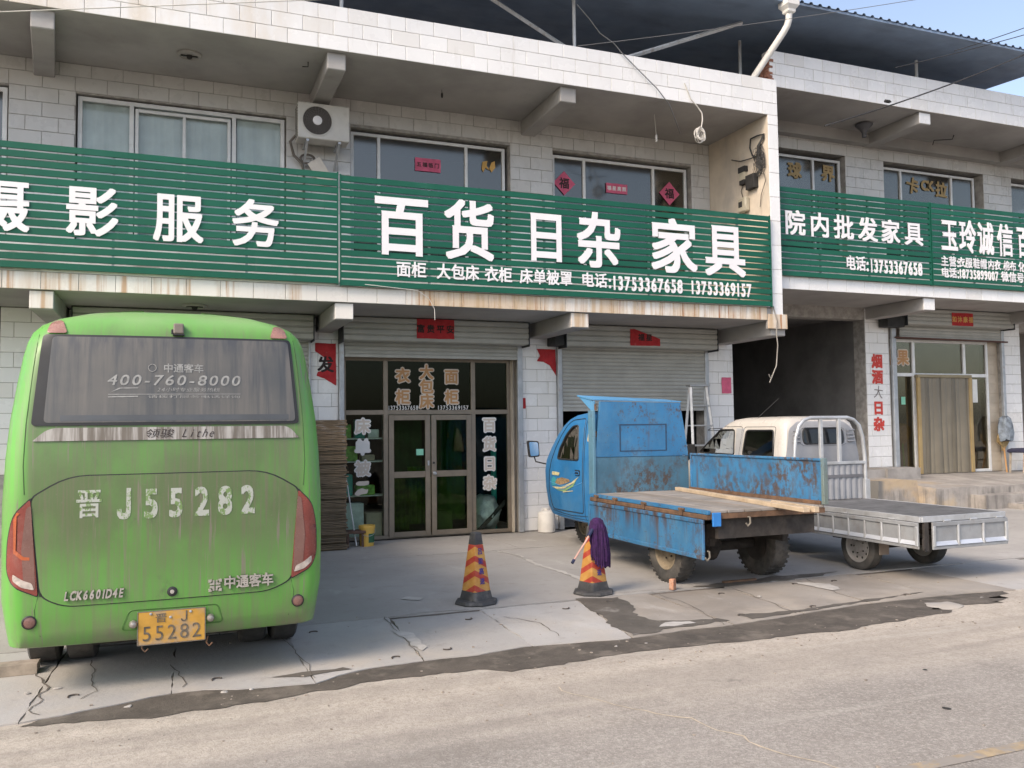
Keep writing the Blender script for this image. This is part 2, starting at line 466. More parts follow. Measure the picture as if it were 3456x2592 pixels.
def slab_mat(name, c1, c2, wet=0.):
    b = NB(name)
    col = b.mix(b.ramp(b.noise(.9, 6, .62), .32, .68), c1, c2)
    oi = b.n('ShaderNodeObjectInfo'); col = b.mix(b.ramp(oi.outputs['Random'], 0, 1, 0, .35), col, tuple(v*.74 for v in c1))
    col = b.mix(b.ramp(b.noise(5.5, 7, .7), .52, .78, 0, .5), col, (.22, .20, .175))
    col = b.mix(b.ramp(b.noise((2.2, .9, 1), 6, .6, off=(4, 4, 0)), .60, .76, 0, .55), col, (.50, .485, .46))
    col = b.mix(b.ramp(b.noise(60, 3, .7), .55, .75, 0, .3), col, (.16, .15, .14))
    dz = b.math('MULTIPLY', b.axis('Y', 8.2, 6.5), b.ramp(b.noise(1.7, 6), .4, .7, 0, .55)); col = b.mix(dz, col, (.46, .40, .33))
    if wet: col = b.mix(wet, col, (.075, .066, .056))
    b.l(col, b.p.inputs['Base Color']); b.p.inputs['Roughness'].default_value = .9 if not wet else .6
    b.p.inputs['Specular IOR Level'].default_value = .3
    bp = b.n('ShaderNodeBump'); bp.inputs['Strength'].default_value = .9; bp.inputs['Distance'].default_value = .005
    b.l(b.noise(24, 6, .7), bp.inputs['Height']); b.l(bp.outputs[0], b.p.inputs['Normal']); return b.m

slab_m = slab_mat('grey_paving_concrete', (.35, .33, .308), (.425, .402, .378))
slab_pale_m = slab_mat('pale_paving_concrete', (.37, .352, .335), (.44, .422, .405))
slab_damp_m = slab_mat('damp_paving_concrete', (.25, .22, .19), (.35, .32, .286))
crack_m = mat('earth_in_joints', (.115, .098, .082), 1., var=.3, vs=12)
wet_m = mat('damp_gutter_dirt', (.088, .074, .060), .8, var=.22, vs=3, layers=[((.19, .162, .132), (3.2, 3.2, 3), .50, .68, .75), ((.13, .11, .09), (14, 14, 14), .5, .7, .6), ((.05, .043, .036), (2, 2, 2), .5, .75, .5)], bump=.006, bs=50)
wet_slab_m = mat('wet_concrete', (.105, .092, .077), .75, var=.18, vs=3, layers=[((.28, .26, .235), (2.6, 2.6, 1), .57, .72, .7)], bump=.004, bs=30)
smear_m = mat('pale_cement_smear', (.435, .41, .38), .95, var=.12, vs=9)
crack_fill_m = mat('sandy_crack_fill', (.52, .43, .32), 1., var=.15, vs=20)

g = Bm(); g.box(-400, 400, -400, 400, -.5, -.09); struct('ground', g, mat('earth', (.2, .17, .14), 1.))
rd = Bm(); rd.box(-60, 60, -12, 6.9, -.085, -.010); road = struct('road', rd, asphalt())

def ragged(pts, amp, step=.09, seed=0, closed=True):
    """the outline broken into short pieces pushed to and fro"""
    out = []; n = len(pts)
    for i in range(n if closed else n-1):
        a, c = Vector(pts[i]), Vector(pts[(i+1) % n]); d = c-a; k = max(1, int(d.length/step)); nn = Vector((-d.y, d.x)).normalized()
        for j in range(k):
            p = a+d*j/k
            q = noise.noise(Vector((p.x*5+seed, p.y*5, seed)))*amp+noise.noise(Vector((p.x*17+seed, p.y*17, seed+9)))*amp*.5
            if j == 0: q *= .3
            out.append(p+nn*q)
    if not closed: out.append(Vector(pts[-1]))
    return out

def sheet(pts, z, m, name, parent=None, cut=0, thick=0., grow=None):
    b = bmesh.new(); b.faces.new([b.verts.new((p[0], p[1], 0)) for p in pts])
    if cut:
        for ax, no in ((0, (1, 0, 0)), (1, (0, 1, 0))):
            lo = min(p[ax] for p in pts); hi = max(p[ax] for p in pts); u = math.floor(lo/cut)*cut+cut
            while u < hi:
                co = [0, 0, 0]; co[ax] = u
                bmesh.ops.bisect_plane(b, geom=b.verts[:]+b.edges[:]+b.faces[:], plane_co=co, plane_no=no); u += cut
    bmesh.ops.triangulate(b, faces=b.faces[:])
    for v in b.verts: v.co.z = z+hgt(v.co.x, v.co.y)
    if thick:
        r = bmesh.ops.extrude_edge_only(b, edges=[e for e in b.edges if e.is_boundary])
        for v in r['geom']:
            if isinstance(v, bmesh.types.BMVert): v.co.z -= thick
    for f in b.faces:
        if f.normal.z < 0 and abs(f.normal.z) > .5: f.normal_flip()
    x = Bm(); x.b.free(); x.b = b
    return x

# pavement: a joint bed with every slab cast on top
ap = Bm(); ap.b.free(); ap.b = sheet([(-14, 6.75), (30, 6.85), (30, 14.2), (-14, 14.2)], -.014, None, 'x', cut=.5).b
pave = struct('pavement', ap, crack_m)
_front = [(-14, 6.2), (-4, 6.1), (-.83, 6.09), (-.5, 6.18), (-.1, 6.32), (.1, 6.37), (.5, 6.25), (1.0, 6.18), (1.2, 6.38), (1.74, 6.44), (2.3, 6.43), (2.7, 6.52), (3.58, 6.39), (4.12, 6.47), (4.6, 6.45), (5.46, 6.55), (6.36, 6.66), (7.47, 6.64), (8.2, 6.56), (9.5, 6.5), (30, 6.5)]
def fy(x):
    for (a, b_), (c, d) in zip(_front, _front[1:]):
        if a <= x <= c: return b_+(d-b_)*(x-a)/(c-a)
    return 6.4
xb = [-14, -8, -4.5, -2.6, -1.7, -.82, .03, .93, 1.85, 2.76, 3.72, 4.66, 5.56, 6.5, 7.4, 8.3, 9.2, 10.1, 11.2, 13, 16, 22, 30]
tilt = [0, 0, 0, 0, 0, .04, .02, -.02, .05, .03, .13, .02, .06, .09, .05, .03, 0, 0, 0, 0, 0, 0, 0]
def slab(pts, seed, amp=.022, m_=None):
    me = sheet(ragged(pts, amp, .1, seed), 0., None, 's', cut=.75, thick=.03).mesh('slab', None, fix=False)
    return link('slab', me, m_ or slab_m, pave)
for i in range(len(xb)-1):
    a, b_ = xb[i], xb[i+1]; g_ = .007 if 3.5 < xb[i] < 8 else .003
    y1 = 7.98+.12*math.sin(i*2.1)*.5
    pts = [(a-tilt[i]+g_, fy(a))]
    x = a+.2
    while x < b_-.1: pts.append((x, fy(x)+.02*noise.noise(Vector((x*6, 0, 4))))); x += .2
    pts += [(b_-tilt[i+1]-g_, fy(b_)), (b_+tilt[i+1]-g_, y1-g_), (a+tilt[i]+g_, y1-g_)]
    slab(pts, i*3.3+1, m_=slab_damp_m if 3.6 < a < 8 else slab_pale_m)
xb2 = [-14, -7, -3.2, .4, 4.4, 8.2, 11.6, 16, 22, 30]
for r, (ya, yb) in enumerate(((8.04, 11.70), (11.705, 14.15))):
    for i in range(len(xb2)-1):
        o_ = .0 if r == 0 else .35
        slab([(xb2[i]+o_+.003, ya+.004), (xb2[i+1]+o_-.003, ya+.004), (xb2[i+1]+o_-.003, yb-.004), (xb2[i]+o_+.003, yb-.004)], 50+i+r*20, .006)
# wet gutter between road and pavement, its outline as ragged as the dust that runs into it
gb = [(-.86, 6.11), (-.3, 6.03), (-.04, 5.96), (.46, 6.01), (.83, 6.06), (1.5, 6.17), (2.19, 6.12), (2.34, 5.98), (3.5, 6.11), (4.57, 6.03), (5.63, 6.0), (6.6, 6.12), (6.95, 6.19), (6.8, 6.30), (7.05, 6.40), (7.35, 6.30), (7.7, 6.24), (7.62, 6.33), (7.95, 6.38), (7.75, 6.46), (8.15, 6.54)]
gt = [(8.12, 6.60), (7.7, 6.70), (6.0, 6.75), (4.6, 6.62), (2.4, 6.6), (1.3, 6.5), (-.2, 6.42), (-.7, 6.2)]
gut = sheet(ragged([(x*.987, y*.987) for x, y in gb]+gt, .05, .06, 2), -.006, None, 'g'); struct('gutter', gut, wet_m)
ww = [(3.86, 8.05), (4.3, 7.95), (4.24, 7.5), (4.02, 7.1), (4.1, 6.85), (4.35, 6.75), (4.65, 6.72), (4.7, 6.6), (3.62, 6.46), (3.66, 6.9)]
struct('wet_patch', sheet(ragged(ww, .07, .07, 7), .004, None, 'w'), wet_slab_m, parent=pave)
for k, w2 in enumerate(([(4.9, 6.75), (5.6, 6.68), (6.4, 6.78), (7.3, 6.85), (6.4, 6.72), (5.5, 6.62), (4.9, 6.55)], [(5.3, 8.1), (6.4, 8.25), (7.4, 8.2), (6.9, 8.05), (5.6, 7.98)], [(.6, 6.45), (1.2, 6.5), (1.25, 6.42), (.9, 6.36)])):
    struct('wet_patch', sheet(ragged(w2, .06, .07, 17+k), .004, None, 'w'), wet_slab_m, parent=pave)
def ribbon(pts, w, seed, z, amp):
    L = []; Rr = []
    pp = ragged(pts, amp, .07, seed, closed=False)
    for i, p in enumerate(pp):
        d = (pp[min(i+1, len(pp)-1)]-pp[max(0, i-1)]).normalized(); n_ = Vector((-d.y, d.x)); q = w*(.35+.9*abs(noise.noise(Vector((i*.37+seed, 0, 0)))))
        L.append(p+n_*q); Rr.append(p-n_*q)
    b = Bm()
    for i in range(len(pp)-1):
        b.quad(*[(v.x, v.y, z+hgt(v.x, v.y)) for v in (L[i], L[i+1], Rr[i+1], Rr[i])])
    return b
for k, (pts, w) in enumerate((([(3.2, 11.66), (3.92, 11.67), (4.51, 11.70)], .022), ([(4.61, 11.75), (5.17, 11.71)], .02), ([(4.35, 11.6), (4.46, 11.13), (4.44, 10.9)], .045), ([(4.42, 10.7), (4.37, 10.19), (4.43, 9.61), (4.42, 9.0)], .06))):
    struct('cement_smear', ribbon(pts, w, k*5+1, .005, .04), smear_m, parent=pave)
for k, (pts, w) in enumerate((([(-.95, 7.33), (-.84, 6.97), (-.78, 6.75), (-.83, 6.4), (-.76, 6.2)], .010), ([(-.57, 7.5), (-.46, 6.6), (-.55, 6.45)], .008), ([(.0, 7.1), (.09, 6.7), (.08, 6.45)], .009), ([(2.9, 7.6), (3.1, 7.2), (3.05, 6.7)], .006), ([(1.87, 8.0), (2.3, 8.08), (2.7, 8.02)], .007))):
    struct('crack', ribbon(pts, w, k*3+40, .005, .05), crack_m, parent=pave)
for k, (pts, w) in enumerate((([(4.76, 8.06), (4.75, 7.34), (4.55, 6.47)], .011), ([(5.67, 7.99), (5.54, 7.16), (5.43, 6.58)], .011), ([(6.73, 7.97), (6.45, 7.19), (6.42, 6.72)], .011), ([(4.0, 8.16), (4.41, 8.15), (4.79, 8.12), (5.65, 8.04), (6.76, 8.22)], .008), ([(1.87, 8.04), (1.84, 7.41), (1.80, 6.56)], .009), ([(.83, 7.77), (.91, 7.35), (.96, 6.75), (.96, 6.3)], .009))):
    struct('crack', ribbon(pts, w*.65, k*7+60, .0055, .03), crack_m, parent=pave)
for k, pts in enumerate(([(3.98, 6.63), (4.12, 6.74), (4.34, 6.70), (4.36, 6.62), (4.18, 6.60)], [(1.79, 7.5), (1.95, 7.3), (1.93, 6.8), (1.86, 6.7), (1.83, 7.2)], [(6.42, 7.9), (6.75, 7.6), (6.62, 7.3), (6.5, 7.3)], [(2.3, 8.9), (2.45, 8.75), (2.38, 8.65), (2.22, 8.8)])):
    struct('cement_smear', sheet(ragged(pts, .05, .06, 31+k), .007, None, 'w'), smear_m, parent=pave)
struct('crack', ribbon([(2.48, 5.44), (2.49, 5.27), (2.61, 5.03), (2.79, 4.71), (2.95, 4.55), (2.96, 4.31), (3.05, 4.17), (3.04, 4.0), (3.08, 3.86), (3.19, 3.69), (3.3, 3.3)], .010, 77, -.007, .04), crack_fill_m, parent=road)
yl = mat('worn_yellow_paint', (.36, .275, .17), .9, var=.2, vs=9, layers=[((.27, .245, .22), (6, 6, 6), .42, .56, .9)])
yb_ = Bm(); yb_.quad((3.4, 3.40, -.006), (9, 3.40, -.006), (9, 3.49, -.006), (3.4, 3.49, -.006)); struct('centre_line', yb_, yl, parent=road)
# loose grit on the road
grit = Bm()
for k in range(300):
    x, y = RND.uniform(-1.5, 8.5), RND.gauss(5.9, .35) if RND.random() < .6 else RND.uniform(3.2, 8.2)
    r = RND.choice((.003, .004, .005, .006, .008)); z = (.0 if y > fy(x)+.02 else -.010)
    grit.box(x-r, x+r*RND.uniform(.6, 1.4), y-r, y+r*RND.uniform(.6, 1.4), z-.002, z+r)
go = struct('grit', grit, mat('grit', (.30, .255, .21), 1., var=.5, vs=30)); go['kind'] = 'stuff'

# ------------------------------------------------------------------ tiles
_TM = {}
def tile_mesh(w, h, m):
    k = (round(w, 3), round(h, 3), m.name)
    if k not in _TM:
        w, h = k[0]/2, k[1]/2; b = bmesh.new(); c = .004
        bk = [b.verts.new((sx*w, .012, sz*h)) for sx, sz in ((-1, -1), (1, -1), (1, 1), (-1, 1))]
        md = [b.verts.new((sx*w, .003, sz*h)) for sx, sz in ((-1, -1), (1, -1), (1, 1), (-1, 1))]
        fr = [b.verts.new((sx*(w-c), 0, sz*(h-c))) for sx, sz in ((-1, -1), (1, -1), (1, 1), (-1, 1))]
        for i in range(4):
            j = (i+1) % 4; b.faces.new((bk[i], bk[j], md[j], md[i])); b.faces.new((md[i], md[j], fr[j], fr[i]))
        b.faces.new(fr); bmesh.ops.recalc_face_normals(b, faces=b.faces[:])
        for f in b.faces:
            if abs(f.normal.y) > .9 and f.normal.y > 0: f.normal_flip()
        me = bpy.data.meshes.new('tile'); b.to_mesh(me); b.free(); me.materials.append(m); _TM[k] = me
    return _TM[k]

def tiles(T, parent, x0, x1, z0, z1, y, tw=.415, th=.21, m=None, stag=.5, holes=(), ph=0., gap=.0058, lim=None, rowoff=0):
    m = m or tile_m; z = z0; row = rowoff
    while z < z1-.03:
        zt = min(z+th, z1); x = x0-((row*stag+ph) % 1.)*tw
        while x < x1-.01:
            a, b_ = max(x, x0), min(x+tw, x1); segs = [(a, b_)]
            for hx0, hx1, hz0, hz1 in holes:
                if hz0 < zt-.02 and hz1 > z+.02:
                    ns = []
                    for s, e in segs:
                        if hx1 <= s or hx0 >= e: ns.append((s, e)); continue
                        if hx0 > s: ns.append((s, hx0))
                        if hx1 < e: ns.append((hx1, e))
                    segs = ns
            for s, e in segs:
                if e-s > .035 and zt-z > .03:
                    w, h = e-s-gap, zt-z-gap
                    loc = ((s+e)/2, y+RND.uniform(-.0015, .0015), (z+zt)/2)
                    T.place('tile', tile_mesh(w, h, m), None, loc, parent, rot=(RND.gauss(0, .003), RND.gauss(0, .0015), RND.gauss(0, .003)))
            x += tw
        z += th; row += 1

def wall_boxes(b, x0, x1, z0, z1, y0, y1, holes):
    """a wall of boxes round rectangular openings"""
    xs = sorted({x0, x1, *[min(max(v, x0), x1) for h in holes for v in h[:2]]})
    for a, c in zip(xs, xs[1:]):
        if c-a < 1e-4: continue
        mid = (a+c)/2; cuts = sorted((h[2], h[3]) for h in holes if h[0] < mid < h[1]); z = z0
        for s, e in cuts:
            if s > z: b.box(a, c, y0, y1, z, s)
            z = max(z, e)
        if z < z1: b.box(a, c, y0, y1, z, z1)
    return b

def frame_bm(x0, x1, z0, z1, y, w=.05, d=.06, verts=(), horis=(), vw=None):
    b = Bm(); vw = vw or w
    b.cbox(x0, x0+w, y, y+d, z0, z1); b.cbox(x1-w, x1, y, y+d, z0, z1)
    b.cbox(x0+w, x1-w, y+.002, y+d-.002, z0, z0+w); b.cbox(x0+w, x1-w, y+.002, y+d-.002, z1-w, z1)
    for v in verts: b.cbox(v-vw/2, v+vw/2, y-.003, y+d-.004, z0+w, z1-w)
    for h in horis: b.cbox(x0+w, x1-w, y+.003, y+d-.005, h-vw/2, h+vw/2)
    return b

def window(T, x0, x1, z0, z1, y, m, gl, mull, par=None, w=.05):
    f = T.part('window', frame_bm(x0, x1, z0, z1, y, w, .07, mull), m, par)
    ed = [x0+w*.5]+list(mull)+[x1-w*.5]
    for a, c in zip(ed, ed[1:]):
        p = Bm(); p.box(a+.01, c-.01, y+.03, y+.036, z0+.02, z1-.02); T.part('pane', p, gl, f)
    return f

def shutter(T, x0, x1, z0, z1, y, pitch=.068, name='roller_shutter', parent=None):
    base = Bm(); base.cbox(x0, x1, y-.018, y+.01, z0, z0+.05, .003)
    r = T.part(name, base, shut_m, parent)
    pr = [(-.002, 0), (-.010, .012), (-.016, .03), (-.012, .05), (-.003, .066)]
    k = pitch/.068; b = Bm(); w = (x1-x0)/2
    b.loft([[(-w, p[0], p[1]*k), (w, p[0], p[1]*k)] for p in pr], closed=False, caps=(False, False))
    b.quad((-w, .004, 0), (w, .004, 0), (w, .004, .066*k), (-w, .004, .066*k))
    me = b.mesh('slat'); me.materials.append(shut_m); z = z0+.05
    while z < z1-pitch*.3:
        T.place('slat', me, None, ((x0+x1)/2, y, z), r); z += pitch
    return r

def housing(T, x0, x1, z0, z1, y0, y1):
    b = Bm(); b.cbox(x0, x1, y0+.02, y1, z0, z1, .006); h = T.part('shutter_box', b, shut_m)
    n = 4; p = (z1-z0)/n; w = (x1-x0)/2-.004
    bb = Bm(); bb.loft([[(-w, d, z), (w, d, z)] for d, z in ((.018, .004), (.004, .014), (0, p*.5), (.004, p-.014), (.018, p-.004))], closed=False, caps=(False, False))
    me = bb.mesh('slat', 40); me.materials.append(shut_m)
    for i in range(n): T.place('slat', me, None, ((x0+x1)/2, y0, z0+i*p), h)
    for x in (x0-.012, x1):
        e = Bm(); e.box(x, x+.012, y0-.01, y1, z0-.03, z1)
        T.part('end_plate', e, mat('black_end_plate', (.03, .035, .04), .6) if 'black_end_plate' not in bpy.data.materials else bpy.data.materials['black_end_plate'], h)
    return h

# ------------------------------------------------------------------ the long shop building with the two big green signs
A = Thing('shop_building', 'long white tiled two storey shop building with wide roof slab and bus in front', 'building', (3, 13.5, 0))
UP = [(-1.31, 1.62, 4.50, 6.62), (-5.5, -2.15, 4.50, 6.62), (2.62, 5.36, 4.50, 6.60), (6.16, 9.0, 4.50, 6.60)]
LO = [(-5.5, -2.2, 0, 3.2), (-1.3, 1.98, 0, 3.2), (2.47, 5.45, 0, 3.2), (6.22, 9.19, 0, 3.2)]
b = Bm(); wall_boxes(b, -5.5, 9.82, -.02, 3.515, 13.505, 13.80, LO); wall_boxes(b, -5.5, 9.62, 3.715, 7.04, 13.505, 13.80, UP); wA = A.part('wall', b, grout_m)
bk = Bm(); bk.box(-5.5, 9.82, 19.8, 20, 0, 7.2); bk.box(-5.6, -5.5, 13.5, 20, 0, 7.2); bk.box(9.62, 9.82, 13.8, 19.8, -.02, 3.9); bk.box(5.75, 5.9, 13.8, 19.8, 0, 3.5); bk.box(2.0, 2.1, 13.8, 19.8, 0, 3.5); bk.box(5.7, 5.8, 13.8, 19.8, 3.72, 7.04)
A.part('inner_wall', bk, dark_m)
fl = Bm(); fl.box(-5.5, 9.6, 13.8, 19.8, -.05, .012); A.part('floor', fl, conc_m)
b = Bm(); b.box(-5.5, 9.399, 11.80, 13.505, 3.512, 3.715); b.box(-5.5, 9.399, 13.505, 19.8, 3.515, 3.715); A.part('balcony_slab', b, plaster_m)
b = Bm(); b.box(-5.5, 9.399, 11.777, 11.95, 3.735, 3.80); A.part('balcony_kerb', b, mat('white_parapet_tile', (.82, .81, .78), .4, var=.12, vs=3, layers=[((.25, .22, .18), (.8, .8, 9), .55, .7, .8)]))
b = Bm(); b.box(-5.5, 9.399, 11.80, 20, 7.04, 7.2); b.box(-5.5, 9.60, 11.80, 11.98, 7.2, 7.675); A.part('roof_slab', b, plaster_m)
for x0, x1, sk in ((-1.67, -1.40, -.18), (1.98, 2.24, 0), (5.56, 5.83, 0)):
    b = Bm(); b.cbox(x0, x1, 11.86, 13.505, 6.80, 7.041, .012)
    for v in b.b.verts: v.co.x += sk*(v.co.y-11.86)/1.645
    A.part('beam', b, plaster_m)
for x0, x1 in ((-1.63, -1.36), (2.07, 2.33), (5.66, 5.97)):
    b = Bm(); b.cbox(x0, x1, 11.83, 13.505, 3.275, 3.513, .010); be = A.part('beam', b, plaster_m)
    tiles(A, be, x0+.003, x1-.003, 3.285, 3.505, 11.815, tw=.3, th=.22, m=fascia_m)
b = Bm(); b.cbox(9.40, 9.70, 11.83, 13.505, 3.26, 3.52, .01); A.part('beam', b, plaster_m)
b = Bm(); b.box(9.405, 9.62, 11.785, 13.505, 3.52, 7.66); fin = A.part('side_wall', b, cream_m)
tiles(A, fin, 9.408, 9.618, 3.55, 7.04, 11.77, tw=.21, th=.415, stag=0)
tiles(A, fin, 9.30, 9.70, 3.37, 3.62, 11.765, tw=.2, th=.25, stag=0, m=fascia_m)
b = Bm(); b.box(9.30, 9.70, 11.779, 11.83, 3.37, 3.62); A.part('corbel', b, grout_m)
fa = Bm(); fa.box(-2.4, 9.617, 11.785, 11.80, 7.04, 7.668); fas = A.part('fascia', fa, grout_m)
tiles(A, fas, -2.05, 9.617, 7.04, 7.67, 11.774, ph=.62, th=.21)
fb = Bm(); fb.box(-5.5, 9.30, 11.785, 11.80, 3.512, 3.74); fas2 = A.part('lower_fascia', fb, grout_m)
tiles(A, fas2, -2.1, 9.30, 3.512, 3.73, 11.774, th=.218, ph=.55, m=fascia_m)
wl_ = Bm(); wall_boxes(wl_, -5.5, 9.40, 3.72, 5.165, 13.494, 13.504, UP); A.part('lower_wall_face', wl_, bpy.data.materials['white_parapet_tile'])
tiles(A, wA, -2.65, 9.40, 5.17, 7.04, 13.492, holes=UP, ph=.3, m=wall_tile_m)
for x0, x1, p in ((-2.2, -1.3, .1), (1.98, 2.42, .2), (5.51, 6.17, .3), (9.24, 9.82, .4)):
    pb = Bm(); pb.box(x0+.004, x1-.004, 13.499, 13.505, 0, 3.5); pl = A.part('pillar', pb, grout_m)
    if x0 < 0: tiles(A, pl, x0, x1, 1.2, 3.5, 13.487, ph=p)
    else: tiles(A, pl, x0, x1, .02, 3.5, 13.487, ph=p)
b = Bm()
for x0, x1 in ((-5.4, -2.2), (-1.3, 2.0), (2.43, 5.5), (6.17, 9.23)): b.box(x0, x1, 13.5, 13.8, 3.2, 3.515)
A.part('lintel', b, dark_m)
window(A, -1.29, 1.60, 4.52, 6.60, 13.55, alu_m, curtain_glass, (-.58, .85), w=.06)
window(A, -5.0, -2.17, 4.52, 6.60, 13.55, alu_m, dim_glass, (-3.9,), w=.06)
window(A, 2.64, 5.30, 4.52, 6.56, 13.60, alu_m, dim_glass, (3.10, 4.60), w=.05)
window(A, 6.19, 8.96, 4.52, 6.56, 13.60, alu_m, dim_glass, (6.82, 8.24), w=.05)
sa = A.part('window_sash', frame_bm(-.53, .80, 4.55, 6.50, 13.53, .045, .04, (.14,)), alu_m)
# curtains behind the left windows
cm = mat('pale_grey_curtain', (.80, .83, .80), .9, var=.12, vs=1.5)
for x0, x1 in ((-1.28, -.6), (-.5, .14), (.16, .8), (.9, 1.58)):
    b = Bm(); n = 26
    b.loft([[(x0+(x1-x0)*k/n, 13.635+.010*math.sin(k*.55+x0)+.006*math.sin(k*1.7+zz), z) for k in range(n+1)] for zz, z in enumerate((4.6, 5.6, 6.1, 6.58))], closed=False, caps=(False, False))
    A.part('curtain', b, cm, smooth=60)
ub = Bm(); ub.box(-5.4, 9.3, 16.0, 16.05, 3.72, 7.04); A.part('room_wall', ub, mat('dim_room_wall', (.16, .16, .16), .9))
shutter(A, -1.26, 1.95, 0, 3.15, 13.45)
housing(A, -1.28, 1.98, 3.13, 3.5, 13.1, 13.48)
housing(A, 2.43, 5.50, 3.13, 3.5, 13.1, 13.48); shutter(A, 2.51, 5.42, 2.90, 3.16, 13.45)
housing(A, 6.19, 9.22, 3.13, 3.5, 13.1, 13.48); shutter(A, 6.26, 9.16, 2.03, 3.16, 13.45)
for x0, x1 in ((2.42, 2.50), (5.42, 5.51), (6.17, 6.25), (9.16, 9.24), (1.95, 1.985), (-1.3, -1.265)):
    b = Bm(); b.cbox(x0, x1, 13.42, 13.484, .01, 3.14, .006); A.part('shutter_track', b, steel_m)
b = Bm(); b.cbox(5.98, 6.16, 13.12, 13.45, 3.14, 3.42, .01); A.part('motor_box', b, dark_m)
# shop front with double door
sf = A.part('shop_front', frame_bm(2.50, 5.36, .0, 2.92, 13.62, .06, .07, (3.20, 4.69), (2.03,), vw=.075), bronze_m)
for (x0, x1, z0, z1, gm) in ((2.56, 3.165, 2.07, 2.86, shop_glass), (3.24, 4.65, 2.07, 2.86, shop_glass), (4.73, 5.30, 2.07, 2.86, shop_glass), (2.56, 3.165, .06, 1.99, shop_glass2), (4.73, 5.30, .06, 1.99, shop_glass2)):
    b = Bm(); b.box(x0-.01, x1+.01, 13.65, 13.656, z0-.01, z1+.01); A.part('pane', b, gm, sf)
for x0, x1, hx in ((3.245, 3.935, 3.90), (3.955, 4.648, 3.99)):
    d = A.part('door', frame_bm(x0, x1, .02, 1.985, 13.60, .085, .045, (), (1.02,), vw=.10), bronze_m)
    for z0, z1 in ((.10, .975), (1.065, 1.905)):
        b = Bm(); b.box(x0+.08, x1-.08, 13.62, 13.626, z0, z1); A.part('pane', b, shop_glass, d)
    b = Bm()
    if hx > 3.95: b.lathe([(.028, 0), (.028, -.012), (.014, -.02), (.026, -.045), (.024, -.062), (.012, -.07)], (hx+.01, 13.6, 1.03), 'Y', 14)
    else: b.cbox(hx-.015, hx+.015, 13.585, 13.6, 1.16, 1.24)
    A.part('handle', b, steel_m, d, smooth=40)
    if hx > 3.95:
        b = Bm(); b.lathe([(.018, 0), (.018, -.01)], (hx, 13.6, 1.20), 'Y', 12); A.part('lock', b, black_m, d)
b = Bm()
for x in (5.362, 5.44): b.box(x, x+.004, 13.5, 13.62, 0, 2.95)
b.box(5.36, 5.455, 13.625, 13.8, 0, 2.95); b.box(2.44, 2.50, 13.50, 13.8, 0, 2.95); b.box(2.44, 5.46, 13.505, 13.8, 2.92, 3.2); A.part('reveal', b, mat('cream_reveal_tile', (.52, .46, .38), .5))
# frame of the shop further left, only its edge in view
window(A, -5.2, -2.22, .02, 2.92, 13.6, bronze_m, shop_glass2, (-3.6,), w=.07)

# lettering stuck on the shop front glass
def stick(T, parent, ch, x, z, s, face, rim, y):
    letter(T, ch, x, z, y, s, s*1.02, rim, .095, .002, parent, name='letter_rim')
    letter(T, ch, x, z, y-.003, s*.96, s*.98, face, .03, .002, parent)
for ch, x, z in (('衣', 3.49, 2.63), ('柜', 3.49, 2.28), ('大', 3.89, 2.69), ('包', 3.89, 2.45), ('床', 3.89, 2.21), ('面', 4.32, 2.62), ('柜', 4.32, 2.28)):
    stick(A, sf, ch, x, z, .25, tan_letter_m, cream_letter_m, 13.646)
line(A, '13753367658', 3.24, 3.75, 2.105, 13.646, .072, pale_letter_m, .01, .002, sf)
line(A, '13753369157', 4.07, 4.62, 2.105, 13.646, .072, pale_letter_m, .01, .002, sf)
for ch, z, f, r in (('床', 1.81, cream_letter_m, pale_letter_m), ('单', 1.48, pale_letter_m, pale_letter_m), ('被', 1.14, cream_letter_m, pale_letter_m)):
    stick(A, sf, ch, 2.83, z, .25, f, r, 13.646)
for pts in ([(2.71, .90), (2.75, .935), (2.93, .94), (2.93, .88), (2.85, .865), (2.74, .87)], [(2.69, .73), (2.74, .80), (2.82, .83), (2.88, .80), (2.92, .81), (2.90, .74), (2.80, .73), (2.76, .70)]):
    b = Bm(); b.prism([(x, 13.642, z) for x, z in rpoly(pts, .02, 3)], (0, .003, 0)); A.part('torn_letter', b, cream_letter_m, sf)
for ch, z in (('百', 1.81), ('货', 1.49), ('日', 1.16), ('杂', .84)): stick(A, sf, ch, 4.98, z, .245, cream_letter_m, pale_letter_m, 13.646)
b = Bm(); b.box(3.70, 3.82, 13.611, 13.614, 1.33, 1.43); A.part('sticker', b, mat('green_sticker', (.25, .6, .42), .7), sf)

# ------------------------------------------------------------------ the second building with the passage
B = Thing('shop_building', 'white tiled two storey shop building at the right with dark passage and steps', 'building', (13.4, 13.5, 0))
UPB = [(9.9, 12.68, 5.1, 7.20), (13.69, 16.53, 5.1, 7.19), (17.39, 20.2, 5.1, 7.19)]
LOB = [(9.82, 13.04, -.1, 3.86), (13.70, 16.86, .5, 3.75), (17.45, 20.4, .5, 3.75)]
b = Bm(); wall_boxes(b, 9.82, 22, -.02, 4.10, 13.505, 13.80, LOB); wall_boxes(b, 9.63, 22, 4.33, 7.65, 13.505, 13.8, UPB); wB = B.part('wall', b, grout_m)
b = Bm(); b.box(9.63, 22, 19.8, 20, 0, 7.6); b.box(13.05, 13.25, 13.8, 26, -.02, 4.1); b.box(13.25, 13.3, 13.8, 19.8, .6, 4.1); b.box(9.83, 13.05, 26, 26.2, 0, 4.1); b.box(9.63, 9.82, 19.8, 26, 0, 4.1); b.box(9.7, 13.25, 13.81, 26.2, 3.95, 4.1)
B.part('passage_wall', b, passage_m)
b = Bm(); b.box(13.25, 22, 13.6, 19.8, .5, .69); b.box(13.3, 22, 16.2, 16.25, .69, 4.1); B.part('floor', b, mat('dim_shop_floor', (.30, .26, .22), .8))
